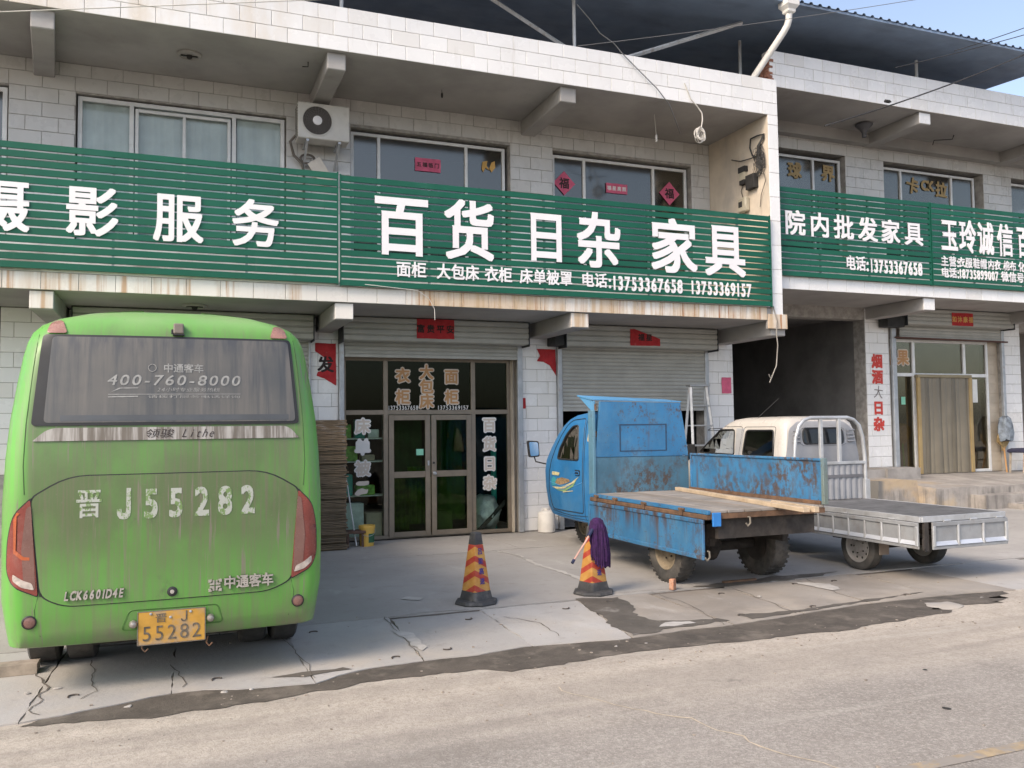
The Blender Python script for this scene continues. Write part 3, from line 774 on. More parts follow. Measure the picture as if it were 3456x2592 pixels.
b = Bm(); b.box(9.63, 22, 12.0, 13.505, 4.10, 4.33); b.box(9.63, 22, 13.505, 19.8, 4.1, 4.33); B.part('balcony_slab', b, plaster_m)
b = Bm(); b.box(9.63, 22, 11.976, 12.14, 4.34, 4.38); B.part('balcony_kerb', b, bpy.data.materials['white_parapet_tile'])
b = Bm(); b.box(9.64, 22, 12.0, 20, 7.65, 7.85); b.box(9.64, 22, 12.0, 12.18, 7.85, 8.295); b.box(9.64, 22, 13.3, 13.55, 7.43, 7.65); B.part('roof_slab', b, plaster_m)
for x0, x1 in ((13.13, 13.41), (16.82, 17.10)):
    b = Bm(); b.cbox(x0, x1, 12.04, 13.505, 7.42, 7.652, .012); be = B.part('beam', b, plaster_m); tiles(B, be, x0, x1, 7.43, 7.64, 12.028, tw=.3, th=.21)
    b = Bm(); b.cbox(x0-.06, x1-.06, 12.04, 13.505, 3.86, 4.102, .012); be = B.part('beam', b, plaster_m); tiles(B, be, x0-.06, x1-.06, 3.87, 4.09, 12.028, tw=.3, th=.22)
b = Bm(); b.box(9.63, 22, 11.985, 12.0, 7.65, 8.29); fB = B.part('fascia', b, grout_m); tiles(B, fB, 9.64, 17.2, 7.65, 8.29, 11.974, th=.213, ph=.2)
b = Bm(); b.box(9.63, 22, 11.985, 12.0, 4.1, 4.34); fB2 = B.part('lower_fascia', b, grout_m); tiles(B, fB2, 9.70, 17.2, 4.10, 4.33, 11.974, th=.228, ph=.4)
wl_ = Bm(); wall_boxes(wl_, 9.7, 22, 4.34, 5.715, 13.494, 13.504, UPB); B.part('lower_wall_face', wl_, bpy.data.materials['white_parapet_tile'])
tiles(B, wB, 10.9, 17.8, 5.72, 7.44, 13.492, holes=UPB, ph=.1, m=wall_tile_m)
for x0, x1 in ((13.05, 13.66), (16.87, 17.44)):
    z0_ = .87 if x0 < 14 else .69
    b = Bm(); b.box(x0+.003, x1-.003, 13.499, 13.505, z0_, 4.09); pl = B.part('pillar', b, grout_m); tiles(B, pl, x0, x1, z0_, 4.09, 13.487, ph=.25)
window(B, 9.92, 12.66, 5.12, 7.12, 13.62, alu_m, dim_glass, (11.97,), w=.05)
window(B, 13.71, 16.40, 5.12, 7.12, 13.62, alu_m, dim_glass, (14.28, 15.72), w=.05)
window(B, 17.41, 20.1, 5.12, 7.12, 13.62, alu_m, dim_glass, (18.5,), w=.05)
# gold characters inside the upper windows
for ch, x, z, s, r in (('球', 11.52, 6.82, .34, 0), ('界', 12.36, 6.84, .34, .05), ('卡', 14.62, 6.80, .36, .18), ('O', 14.98, 6.84, .30, 0), ('K', 15.14, 6.84, .30, 0), ('拉', 15.44, 6.78, .34, .08)):
    letter(B, ch, x, z, 13.635, s, s, mat('dull_gold_sticker', (.40, .28, .13), .7) if 'dull_gold_sticker' not in bpy.data.materials else bpy.data.materials['dull_gold_sticker'], .035, .004, rot=r)
housing(B, 13.84, 16.86, 3.76, 4.09, 13.15, 13.48); shutter(B, 13.92, 16.80, 3.50, 3.80, 13.45)
b = Bm(); b.cbox(13.36, 13.82, 13.2, 13.45, 3.70, 3.93, .01); B.part('motor_box', b, dark_m)
for x0, x1 in ((13.69, 13.80), (16.80, 16.88)):
    b = Bm(); b.cbox(x0, x1, 13.42, 13.484, .70, 3.74, .006); B.part('shutter_track', b, steel_m)
b = Bm(); b.tube([(13.75, 13.40, 3.51), (16.95, 13.40, 3.49)], .018, 8); B.part('shutter_bar', b, mat('rusty_bar', (.10, .05, .04), .8))
sB = B.part('shop_front', frame_bm(13.84, 16.56, .69, 3.50, 13.58, .06, .07, (14.42, 15.86), (2.76,), vw=.07), alu_m)
for (x0, x1, z0, z1) in ((13.89, 14.39, 2.79, 3.45), (14.45, 15.83, 2.79, 3.45), (15.89, 16.51, 2.79, 3.45), (13.89, 14.39, .74, 2.73), (15.89, 16.51, .74, 2.73)):
    b = Bm(); b.box(x0-.01, x1+.01, 13.61, 13.616, z0-.01, z1+.01); B.part('pane', b, b_glass, sB)
b = Bm(); b.box(16.56, 16.87, 13.6, 13.8, .69, 3.5); rv = B.part('reveal', b, mat('tan_reveal_tile', (.50, .43, .34), .5)); tiles(B, rv, 16.57, 16.86, .69, 3.5, 13.588, tw=.29, th=.21, stag=0, m=bpy.data.materials['tan_reveal_tile'])
letter(B, '果', 14.15, 3.12, 13.604, .33, .34, cream_letter_m, .095, .002, sB, name='letter_rim'); letter(B, '果', 14.15, 3.12, 13.601, .32, .33, tan_letter_m, .03, .002, sB)
letter(B, '水', 13.80, 3.11, 13.604, .33, .34, cream_letter_m, .095, .002, sB, name='letter_rim'); letter(B, '水', 13.80, 3.11, 13.601, .32, .33, tan_letter_m, .03, .002, sB)
for ch, z, m_ in (('烟', 3.02, red_letter_m), ('酒', 2.70, red_letter_m), ('日', 2.07, red_letter_m), ('杂', 1.74, red_letter_m)): letter(B, ch, 13.33, z, 13.481, .29, .29, m_, .045, .003)
letter(B, '大', 13.34, 2.39, 13.481, .25, .28, mat('faded_black_paint', (.22, .20, .19), .8), -.004, .003, rot=.1)
b = Bm(); b.box(14.07, 14.18, 13.604, 13.607, 2.14, 2.30); B.part('sticker', b, bpy.data.materials['green_sticker'], sB)
nt = Bm(); nt.box(15.93, 16.24, 13.603, 13.606, 2.18, 2.68); nn = B.part('notice', nt, mat('white_paper', (.72, .72, .68), .8), sB)
# broken brick stub where the two roofs meet
brk = mat('red_brick', (.28, .13, .085), .9, var=.25, vs=8, rnd=.4, bump=.004, bs=30)
bm_ = Bm(); bm_.cbox(-.06, .06, -.055, .055, -.026, .026, .006); bme = bm_.mesh('brick'); bme.materials.append(brk)
stub = link('brick_stub', None, None, B.e)
for k in range(16): B.place('brick', bme, None, (9.645+RND.uniform(-.02, .03), 12.03+.11*(k % 2)+RND.uniform(-.02, .02), 7.70+.058*(k//2)+.002), stub, rot=(0, 0, RND.uniform(-.2, .2)))
# platform and steps in front of the right shop
Pl = Thing('shop_steps', 'worn concrete platform with two steps in front of the right shop door', 'steps', (15, 12, 0))
def rough_block(x0, x1, y0, y1, z0, z1, zb=None, amp=.012, seed=0, cut=.18):
    t = bmesh.new(); q = Bm(); q.b.free(); q.b = t; q.box(x0, x1, y0, y1, z0, z1)
    for ax, lo, hi in ((0, x0, x1), (1, y0, y1), (2, z0, z1)):
        u = lo+cut
        while u < hi-cut*.4:
            co = [0, 0, 0]; co[ax] = u; no = [0, 0, 0]; no[ax] = 1
            bmesh.ops.bisect_plane(t, geom=t.verts[:]+t.edges[:]+t.faces[:], plane_co=co, plane_no=no); u += cut
    for v in t.verts:
        n_ = noise.noise_vector(v.co*3.1+Vector((seed, 0, 0)))*amp+noise.noise_vector(v.co*9+Vector((seed, 5, 0)))*amp*.5
        if v.co.z < z0+.01: n_.z = 0
        if zb is not None and v.co.z > z1-.01: v.co.z += zb*(v.co.y-y1)/(y0-y1)
        v.co += n_
    return q
Pl.part('platform', rough_block(12.9, 20, 11.75, 13.495, -.02, .69, -.13, .006, 3), step_m)
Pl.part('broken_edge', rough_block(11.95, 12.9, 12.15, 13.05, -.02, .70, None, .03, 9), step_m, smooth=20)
Pl.part('step', rough_block(13.75, 20, 11.42, 11.75, 0, .42, None, .008, 5), step_m)
Pl.part('step', rough_block(14.3, 20, 11.08, 11.42, 0, .27, None, .008, 6), step_m)
Pl.part('kerb_block', rough_block(13.02, 13.86, 12.98, 13.495, .60, .87, None, .008, 8), conc_m)
Pl.part('low_wall', rough_block(12.55, 13.03, 13.05, 13.6, -.02, .85, None, .008, 12), conc_m)

# ------------------------------------------------------------------ slatted sign boards
def sign(label, x0, x1, z0, z1, y, n, posts):
    T = Thing('shop_sign', label, 'sign', ((x0+x1)/2, y, z0), group=None)
    p = (z1-z0)/n; w = (x1-x0)/2-.004; h = p*.775; b = Bm(); b.cbox(-w, w, -.012, .012, 0, h, .003); me = b.mesh('slat'); me.materials.append(green_m)
    for i in range(n):
        T.place('slat', me, None, ((x0+x1)/2, y+RND.uniform(-.0015, .0015), z0+i*p+(p-h)/2), rot=(0, RND.gauss(0, .0006), 0))
    for x in posts:
        b = Bm(); b.box(x-.015, x+.015, y+.014, y+.045, z0+.02, z1-.02); T.part('batten', b, steel_m)
    for x in (x0+.002, x1-.018):
        b = Bm(); b.box(x, x+.016, y-.016, y+.03, z0, z1); T.part('edge_strip', b, green_m)
    return T
YS = 11.715
S1 = sign('green slatted sign board above the bus with large white characters', -3.2, 2.105, 3.745, 5.30, YS, 15, (-2.4, -.7, .9))
for ch, x in (('摄', -1.92), ('影', -.94), ('服', .06), ('务', 1.01)): letter(S1, ch, x, 4.50, YS-.020, .62, .66, white_letter_m, .019, .012)
S2 = sign('green slatted sign board with the widest white characters and two phone numbers', 2.125, 9.35, 3.725, 5.275, YS, 15, (3.4, 5.2, 7.0, 8.7))
for ch, x, sx, sz in (('百', 2.99, .84, .90), ('货', 4.00, .80, .91), ('日', 5.21, .72, .82), ('杂', 6.10, .79, .90), ('家', 7.44, .90, .91), ('具', 8.42, .82, .91)):
    letter(S2, ch, x, 4.625, YS-.020, sx, sz, white_letter_m, .021, .012)
for s, x0, x1 in (('面柜', 2.90, 3.35), ('大包床', 3.49, 4.14), ('衣柜', 4.22, 4.66), ('床单被罩', 4.77, 5.64), ('电话:', 5.78, 6.32)): line(S2, s, x0, x1, 4.005, YS-.019, .215, white_letter_m, .020, .01)
line(S2, '13753367658', 6.31, 7.60, 3.985, YS-.019, .22, white_letter_m, .024, .01); line(S2, '13753369157', 7.73, 8.93, 3.985, YS-.019, .22, white_letter_m, .024, .01)
YB = 11.915
S3 = sign('green slatted sign board over the dark passage with small white characters', 9.62, 13.17, 4.31, 5.88, YB, 15, (10.6, 11.7, 12.6))
for ch, x in zip('院内批发家具', (10.02, 10.56, 11.10, 11.65, 12.18, 12.74)): letter(S3, ch, x, 5.25, YB-.020, .46, .45, white_letter_m, .022, .012)
line(S3, '电话:', 11.11, 11.66, 4.62, YB-.019, .25, white_letter_m, .024, .01); line(S3, '13753367658', 11.66, 12.93, 4.60, YB-.019, .235, white_letter_m, .030, .01)
S4 = sign('green slatted sign board at the right edge above the shop door', 13.19, 19.5, 4.31, 5.88, YB, 15, (14.3, 15.6, 17))
for ch, x in zip('玉玲诚信百', (13.63, 14.10, 14.57, 15.10, 15.62)): letter(S4, ch, x, 5.29, YB-.020, .44, .66, white_letter_m, .022, .012)
for s, x0, x1 in (('主营:', 13.39, 13.86), ('衣服', 13.82, 14.20), ('鞋帽', 14.21, 14.58), ('内衣', 14.60, 14.95), ('棉布', 15.02, 15.37), ('化妆', 15.43, 15.80)): line(S4, s, x0, x1, 4.79, YB-.019, .19, white_letter_m, .020, .01)
line(S4, '电话:', 13.39, 13.86, 4.575, YB-.019, .19, white_letter_m, .020, .01); line(S4, '18735899007', 13.84, 14.88, 4.575, YB-.019, .18, white_letter_m, .024, .01); line(S4, '微信号:', 14.95, 15.65, 4.575, YB-.019, .19, white_letter_m, .020, .01)

# ------------------------------------------------------------------ steel roof standing on both buildings
RF = Thing('steel_roof', 'dark blue corrugated steel roof on thin posts above both buildings', 'roof', (5, 12.3, 7.68))
roof_m = mat('blue_grey_roof_sheet', (.20, .27, .38), .55, var=.12, vs=1., layers=[((.10, .12, .16), (.8, 2, 1), .45, .75, .5)])
def rz(y): return 8.77+.075*(y-11.3)
b = Bm(); prof = []; x = -9.0
while x < 16.3:
    for dx, dz in ((0, 0), (.10, 0), (.125, .035), (.165, .035)): prof.append((x+dx, dz))
    x += .19
rows = [[(px, y, rz(y)+dz+.05) for px, dz in prof] for y in (11.25, 14, 17, 21.0)]
b.loft(rows, closed=False, caps=(False, False))
RF.part('roof_sheet', b, roof_m)
b = Bm(); b.prism([(-9, 11.27, rz(11.27)+.045), (16.2, 11.27, rz(11.27)+.045), (16.2, 21, rz(21)+.045), (-9, 21, rz(21)+.045)], (0, 0, -.04)); RF.part('underside', b, roof_m)
b = Bm()
for y in (15.6, 18.2): b.box(-9, 16.25, y-.03, y+.03, rz(y)-.04, rz(y)+.004)
RF.part('purlin', b, roof_m)
pale_steel = mat('pale_steel_tube', (.62, .64, .66), .5, var=.1, layers=[((.35, .28, .22), (6, 6, 3), .55, .7, .6)])
for x, y in ((2.27, 12.35), (6.03, 12.3), (-1.6, 12.3), (13.45, 12.35), (9.72, 12.9)):
    z0 = 7.2 if x < 9.6 else 7.84
    b = Bm(); b.tube([(x, y, z0), (x, y, rz(y)-.03)], .028, 8); RF.part('post', b, pale_steel)
for p in (((4.2, 12.6, rz(12.6)), (6.1, 12.6, 8.0)), ((6.72, 12.3, 7.77), (9.25, 12.2, rz(12.2)-.03))):
    b = Bm(); b.tube(p, .036, 4); RF.part('brace', b, pale_steel)
# white downpipe
DP = Thing('downpipe', 'white plastic downpipe with square hopper slanting between the two roofs', 'pipe', (9.2, 11.9, 7.68))
pvc = mat('white_plastic', (.72, .70, .66), .4, var=.05)
b = Bm(); b.loft([[(9.5+sx*w, 11.27+sy*w, z) for sx, sy in ((-1, -1), (1, -1), (1, 1), (-1, 1))] for w, z in ((.06, 8.58), (.075, 8.60), (.075, 8.64), (.12, 8.70), (.12, 8.80), (.13, 8.80), (.13, 8.83))]); DP.part('hopper', b, pvc)
b = Bm(); b.tube([(9.5, 11.27, 8.60), (9.5, 11.28, 8.48), (9.49, 11.31, 8.40), (9.455, 11.37, 8.30), (9.22, 11.86, 7.71), (9.21, 11.9, 7.60)], .055, 12); DP.part('pipe', b, pvc, smooth=50)
# far roof seen under the gable
b = Bm(); b.prism([(17.5, 15.5, 9.25), (24, 15.5, 9.35), (24, 21, 9.6), (17.5, 21, 9.5)], (0, 0, .12)); b.box(23, 23.2, 20, 20.2, -.1, 9.5); b.box(17.7, 17.9, 20, 20.2, -.1, 9.5)
solo('roof_panel', b, roof_m, 'dark flat roof edge showing behind the white parapet at the far right', 'roof', (20, 20.1, 0))

# ------------------------------------------------------------------ overhead wires and cables
def cat(a, c, sag, n=14):
    a, c = Vector(a), Vector(c); return [a.lerp(c, k/n)-Vector((0, 0, sag*4*(k/n)*(1-k/n))) for k in range(n+1)]
def cable(label, pts, r, m=None, name='overhead_wire'):
    b = Bm(); b.tube(pts, r, 6); return solo(name, b, m or wire_m, label, 'wire', pts[0], smooth=60)
mat('grey_cable', (.16, .16, .16), .6)
cable('pale thin wire crossing the upper left corner in front of the roof edge', cat((-7.7, 11.2, 5.4), (10, 10.6, 8.95), .02), .006, white_wire_m)
cable('thin pale wire running up from the roof edge past the downpipe', cat((5.45, 11.0, 7.29), (14.6, 11.0, 9.93), .06), .005, bpy.data.materials['grey_cable'])
cable('black overhead wire with a splice sagging across the right parapet', cat((10.2, 11.3, 6.78), (15.6, 10.7, 9.0), .10), .013)
cable('upper of the two thin black wires against the blue sky', cat((12.9, 11.0, 8.36), (16, 11.0, 9.64), .03), .008)
cable('lower thin black wire crossing the roof eave at the far right', cat((11.5, 11.0, 7.85), (16, 11.0, 9.42), .03), .008)
b = Bm(); b.lathe([(.002, -.07), (.028, -.05), (.03, .04), (.004, .09)], (11.45, 11.15, 7.31), 'X', 8); solo('wire_clamp', b, black_m, 'small black splice clamp on the overhead wire before the white parapet', 'clamp', (11.45, 11.15, 7.31))
pts = [(5.8, 11.72, 8.31), (6.0, 11.72, 8.13), (6.19, 11.72, 7.92), (6.44, 11.72, 7.79), (6.61, 11.74, 7.65), (6.85, 11.735, 7.46), (7.21, 11.72, 7.17), (7.45, 11.75, 6.95), (7.7, 11.95, 6.76), (8.0, 12.3, 6.72)]
cable('dark wire hanging down diagonally over the white tiled roof edge', pts, .008, bpy.data.materials['grey_cable'])
coil = Bm(); coil.tube([(7.75, 11.755, 7.35), (7.86, 11.75, 7.1), (7.98, 11.75, 6.99), (8.07, 11.75, 6.89), (8.085, 11.76, 6.79), (8.07, 11.78, 6.66)], .010, 6)
for k in range(9):
    c = Vector((8.06+RND.uniform(-.015, .015), 11.80+RND.uniform(-.03, .03), 6.55+RND.uniform(-.015, .015))); r = RND.uniform(.06, .125); ph = RND.uniform(0, 6); q_ = RND.uniform(.45, 1.1)
    coil.tube([c+Vector((r*q_*math.cos(t*.524+ph), .05*math.sin(t*.5+k), r*math.sin(t*.524+ph))) for t in range(13)], .006, 5)
solo('cable_coil', coil, white_wire_m, 'coil of white cable hanging below the roof edge by the meter wall', 'cable', (8.06, 11.8, 6.5), smooth=60)
# meters and cable bundle on the cream side wall
X = 9.40
m1 = Thing('junction_box', 'upper pale junction box with open dark lid on the cream side wall', 'box', (X, 12.43, 6.05))
b = Bm(); b.cbox(X-.06, X+.01, 12.36, 12.52, 6.08, 6.22); m1.part('body', b, mat('aged_beige_plastic', (.42, .38, .29), .6))
b = Bm(); b.cbox(X-.07, X+.01, 12.34, 12.53, 6.22, 6.32); m1.part('lid', b, black_m); b = Bm(); b.cbox(X-.07, X+.01, 12.36, 12.50, 6.0, 6.08); m1.part('terminal_block', b, black_m)
b = Bm(); b.cbox(X-.09, X+.01, 12.06, 12.30, 5.86, 6.11); solo('junction_box', b, black_m, 'black square cable box below the tangle of cables', 'box', (X, 12.2, 5.86))
m3 = Thing('electric_meter', 'rounded beige electricity meter just above the green sign', 'meter', (X, 12.43, 5.5))
b = Bm(); b.cbox(X-.10, X+.01, 12.30, 12.53, 5.50, 5.76, .025); m3.part('case', b, bpy.data.materials['aged_beige_plastic'], smooth=40)
b = Bm(); b.box(X-.105, X-.099, 12.39, 12.49, 5.59, 5.69); m3.part('dial', b, black_m)
tg = Bm()
for k in range(26):
    y = 11.98+RND.uniform(-.09, .09); z = 6.28+RND.uniform(-.16, .16); r = RND.uniform(.06, .15); ph = RND.uniform(0, 6)
    tg.tube([(X-.02-.03*abs(math.sin(t+k)), y+r*.6*math.cos(t*.6+ph), z+r*1.2*math.sin(t*.6+ph)) for t in range(11)], RND.choice((.004, .006, .008)), 5)
for k in range(9): tg.tube([(X-.03, 12.0+RND.uniform(-.06, .05), 6.4), (X-.05, 11.95+RND.uniform(-.05, .05), 6.56), (X-.03, 11.84, 6.70+RND.uniform(-.05, .04))], .009, 5)
solo('cable_tangle', tg, wire_m, 'tangle of black and grey cables hanging on the cream side wall', 'cable', (X, 12, 6.1), smooth=60)
b = Bm(); b.tube([(X-.02, 11.84, 6.72), (X-.04, 12.0, 6.74), (X-.03, 12.2, 6.75), (X-.02, 12.24, 6.6), (X-.03, 12.16, 6.44), (X-.03, 12.02, 6.38)], .014, 6); b.tube([(X-.01, 12.78, 6.55), (X-.03, 12.5, 6.44), (X-.04, 12.2, 6.40), (X-.03, 12.03, 6.40)], .01, 6)
b.tube([(X-.03, 11.86, 6.05), (X-.05, 11.8, 5.9), (X-.03, 11.95, 5.7), (X-.02, 12.0, 5.5)], .006, 5); b.tube([(X-.02, 12.45, 6.0), (X-.03, 12.5, 5.9), (X-.03, 12.45, 5.76)], .007, 5)
solo('wall_cable', b, wire_m, 'thick black cable bent like a hook beside the cable tangle', 'cable', (X, 12.2, 6.4), smooth=60)
b = Bm(); b.tube([(9.40, 11.75, 3.75), (9.46, 11.74, 3.5), (9.44, 11.74, 3.3), (9.47, 11.75, 3.1), (9.44, 11.76, 2.75), (9.32, 11.76, 2.52), (9.29, 11.76, 2.46)], .010, 6); b.tube([(9.32, 11.76, 2.52), (9.27, 11.75, 2.60)], .008, 5)
solo('hanging_cable', b, mat('pale_old_cable', (.28, .26, .23), .7), 'loose grey cable end dangling in front of the dark passage', 'cable', (9.3, 11.76, 2.45), smooth=60)
b = Bm(); b.tube([(2.45, 11.63, 3.75), (3.2, 11.63, 3.70), (3.36, 11.64, 3.60), (3.45, 11.66, 3.45), (3.46, 11.68, 3.30)], .005, 5); solo('hanging_cable', b, white_wire_m, 'thin white wire end below the green sign above the shop shutter', 'cable', (3.4, 11.65, 3.3))

# ------------------------------------------------------------------ lamps, hooks and speakers under the slabs
def ring_lamp(label, x, y, z):
    T = Thing('ceiling_lamp', label, 'lamp', (x, y, z), group='round ceiling lamp fittings')
    b = Bm(); b.lathe([(.165, 0), (.165, -.02), (.13, -.035), (.12, -.02)], (x, y, z), 'Z', 24); T.part('ring', b, mat('dirty_white_fitting', (.34, .32, .30), .6) if 'dirty_white_fitting' not in bpy.data.materials else bpy.data.materials['dirty_white_fitting'], smooth=40)
    b = Bm(); b.lathe([(.04, -.02), (.035, -.06), (.02, -.07)], (x, y, z), 'Z', 12); b.box(x-.11, x+.11, y-.012, y+.012, z-.035, z-.02); T.part('holder', b, black_m)
ring_lamp('round lamp fitting under the upper roof slab above the white window', .19, 12.6, 7.038)
ring_lamp('round lamp fitting under the lower slab just above the bus roof', .28, 12.6, 3.51)
def bulb(label, x, y, z, drop):
    b = Bm(); b.tube([(x, y, z), (x+.005, y, z-drop)], .004, 5); b.lathe([(.012, 0), (.018, -.02), (.018, -.06), (.012, -.075)], (x+.005, y, z-drop), 'Z', 8)
    solo('lamp_holder', b, black_m, label, 'lamp', (x, y, z-drop-.08))
bulb('black lamp holder hanging under the roof slab left of the slanted beam', 3.87, 12.6, 7.03, .05)
b = Bm(); b.tube([(7.56, 12.4, 7.03), (7.58, 12.4, 6.8), (7.59, 12.4, 6.68)], .004, 5); b.cbox(7.575, 7.605, 12.385, 12.415, 6.56, 6.68, .006); solo('lamp_holder', b, white_wire_m, 'white lamp holder on a thin wire above the right red paper diamonds', 'lamp', (7.59, 12.4, 6.56))
def horn(label, x, y, z, r, m, dirx):
    T = Thing('horn_speaker', label, 'loudspeaker', (x, y, z))
    b = Bm(); b.lathe([(r, 0), (r*.96, .01), (r*.5, .09), (r*.28, .16), (r*.26, .24), (.01, .25)], (x, y, z), 'Z', 18, cap=False); b.lathe([(r*.22, .02), (r*.2, .1)], (x, y, z), 'Z', 10); o = T.part('horn', b, m, smooth=40)
    for v in o.data.vertices: v.co = Vector((v.co.x, v.co.y, -v.co.z))
    o.data.flip_normals()
horn('grey horn loudspeaker hanging under the right roof slab beside a beam', 12.62, 12.9, 7.62, .17, mat('grey_horn', (.10, .10, .11), .6), 1)
horn('dark horn loudspeaker half hidden behind the leftmost slab beam', -1.83, 13.0, 7.3, .13, black_m, 1)
b = Bm(); b.tube([(1.78, 12.3, 7.04), (1.78, 12.3, 6.97), (1.70, 12.3, 6.96)], .008, 5); solo('iron_hook', b, black_m, 'bent iron hook under the upper roof slab left of the air conditioner', 'hook', (1.78, 12.3, 6.96))
b = Bm(); b.tube([(14.9, 12.8, 7.65), (14.85, 12.8, 7.56), (14.4, 12.85, 7.50), (14.36, 12.85, 7.40)], .010, 5); solo('iron_hook', b, black_m, 'long bent iron rod under the right roof slab near the far window', 'hook', (14.6, 12.8, 7.4))

# ------------------------------------------------------------------ air conditioner
AC = Thing('air_conditioner', 'dirty white air conditioner outdoor unit under the roof slab beside the windows', 'air conditioner', (2.12, 13.2, 6.1))
acm = mat('dirty_white_enamel', (.56, .54, .50), .45, var=.08, vs=3, layers=[((.36, .31, .26), (4, 4, 4), .55, .8, .5)])
x0, x1, z0, z1, yf = 1.73, 2.51, 6.17, 6.72, 13.0
b = Bm(); b.cbox(x0, x1, yf, yf+.30, z0, z1, .012); body = AC.part('casing', b, acm)
cx, cz = 2.02, 6.45
b = Bm(); b.lathe([(.235, -.002), (.235, -.012), (.222, -.014), (.215, -.004)], (cx, yf, cz), 'Y', 36, cap=False); AC.part('fan_ring', b, acm)
b = Bm(); b.lathe([(.222, -.001), (.001, -.001)], (cx, yf-.001, cz), 'Y', 36, cap=False); AC.part('fan_opening', b, mat('dark_brown_grille', (.055, .048, .045), .7))
b = Bm()
for r in (.09, .115, .14, .165, .19, .212): b.tube([(cx+r*math.cos(k*.2618), yf-.012, cz+r*math.sin(k*.2618)) for k in range(25)], .0028, 4, cap=False)
for k in range(24): b.tube([(cx+.07*math.cos(k*.2618), yf-.010, cz+.07*math.sin(k*.2618)), (cx+.222*math.cos(k*.2618+.18), yf-.010, cz+.222*math.sin(k*.2618+.18))], .0025, 4)
AC.part('grille', b, mat('grey_grille', (.17, .155, .145), .6))
b = Bm(); b.lathe([(.07, -.002), (.07, -.022), (.055, -.03), (.001, -.031)], (cx, yf, cz), 'Y', 24); AC.part('hub', b, white_letter_m, smooth=40)
b = Bm()
for k in range(12): b.box(x0-.004, x0-.001, yf+.02, yf+.27, z0+.03+k*.042, z0+.045+k*.042)
AC.part('side_louvre', b, black_m)
for x in (1.88, 2.36):
    b = Bm(); b.box(x-.02, x+.02, yf+.02, 13.49, z0-.035, z0-.003); b.prism([(x-.015, yf+.04, z0-.035), (x-.015, 13.485, z0-.33), (x-.015, 13.485, z0-.28), (x-.015, yf+.1, z0-.035)], (.03, 0, 0)); AC.part('bracket', b, steel_m)
b = Bm(); b.tube([(1.75, 13.3, 6.3), (1.66, 13.35, 6.2), (1.72, 13.38, 6.0), (1.85, 13.4, 5.88), (1.88, 13.42, 5.7), (1.88, 13.44, 5.3)], .022, 7); b.tube([(1.85+.11*math.cos(k*.5)+.08, 13.40, 5.97+.07*math.sin(k*.5)) for k in range(13)], .018, 6); AC.part('pipe', b, mat('taped_pipe', (.14, .12, .10), .8), smooth=60)
b = Bm(); b.cbox(-.2, .2, -.006, .006, -.11, .11, .003); lt = solo('loose_tile', b, mat('cream_tile', (.60, .54, .46), .4), 'loose cream tile standing on its corner under the air conditioner', 'tile', (0, 0, 0)); lt.location = (2.13, 13.38, 5.79); lt.rotation_euler = (.1, rad(56), 0)

# ------------------------------------------------------------------ papers pasted on walls and windows
def paper(label, x, z, w, h, y, m, chars='', cm_=None, size=.1, step=None, diamond=False, pts=None, vertical=False, cat_='paper'):
    T = Thing('red_paper', label, cat_, (x, y, z-h/2))
    if diamond: o = [(x, z-h/2), (x+w/2, z), (x, z+h/2), (x-w/2, z)]
    else: o = pts or [(x-w/2, z-h/2), (x+w/2, z-h/2), (x+w/2, z+h/2), (x-w/2, z+h/2)]
    o = ragged(o, .006, .03, x*3)
    b = Bm(); b.prism([(p[0], y, p[1]) for p in o], (0, .002, 0)); T.part('sheet', b, m)
    n = len(chars); step = step or size*1.2
    for i, c in enumerate(chars):
        off = (i-(n-1)/2)*step
        letter(T, c, x+(0 if vertical else off), z-(off if vertical else 0), y-.001, size, size, cm_, .025, .001, rot=RND.uniform(-.05, .05))
    return T
paper('red paper with four dark characters on the shutter box above the glass door', 3.89, 3.34, .62, .31, 13.095, red_paper_m, '富贵平安', ink_m, .135)
paper('red paper with torn upper corner on the box of the half open shutter', 7.71, 3.31, .60, .29, 13.095, red_paper_m, '福星', ink_m, .13, pts=[(7.41, 3.165), (8.01, 3.165), (8.01, 3.29), (7.50, 3.455), (7.41, 3.45)])
paper('small red paper with gold characters on the right shop shutter box', 15.35, 3.90, .60, .27, 13.145, red_paper_m, '如沐康福', gold_m, .13)
paper('torn red couplet with black character on the pillar beside the bus', 2.22, 2.78, .32, .66, 13.478, red_paper_m, '发', ink_m, .26, pts=[(2.06, 2.98), (2.06, 3.11), (2.38, 3.11), (2.38, 2.45), (2.30, 2.50), (2.20, 2.56), (2.08, 2.60), (2.10, 2.66), (2.2, 2.68), (2.26, 2.74), (2.24, 2.84), (2.18, 2.9)])
paper('torn red triangle of paper on the pillar between the two shutters', 5.96, 2.90, .36, .44, 13.478, red_paper_m, '', ink_m, .1, pts=[(5.80, 3.10), (6.15, 3.10), (6.16, 2.64), (6.04, 2.82), (5.92, 2.88), (5.80, 2.89), (5.86, 2.98)])
paper('small pink leaflet on the pillar beside the dark passage', 9.66, 2.50, .21, .30, 13.478, pink_paper_m, '', ink_m)
paper('tiny red scrap of paper at the left edge of the middle pillar', 5.555, 2.17, .05, .18, 13.478, red_paper_m, '')
paper('pink paper strip with four black characters in the middle upper window', 3.93, 6.14, .44, .22, 13.61, pink_paper_m, '五福临门', ink_m, .085)
paper('left pink paper diamond with black character on the upper window', 6.43, 6.07, .43, .43, 13.61, pink_paper_m, '福', ink_m, .20, diamond=True)
paper('pink paper strip with pale characters between the two paper diamonds', 7.48, 6.07, .44, .18, 13.61, pink_paper_m, '福星高照', pale_letter_m, .085)
paper('right pink paper diamond with black character in the narrow upper pane', 8.59, 6.08, .44, .44, 13.61, pink_paper_m, '福', ink_m, .20, diamond=True)
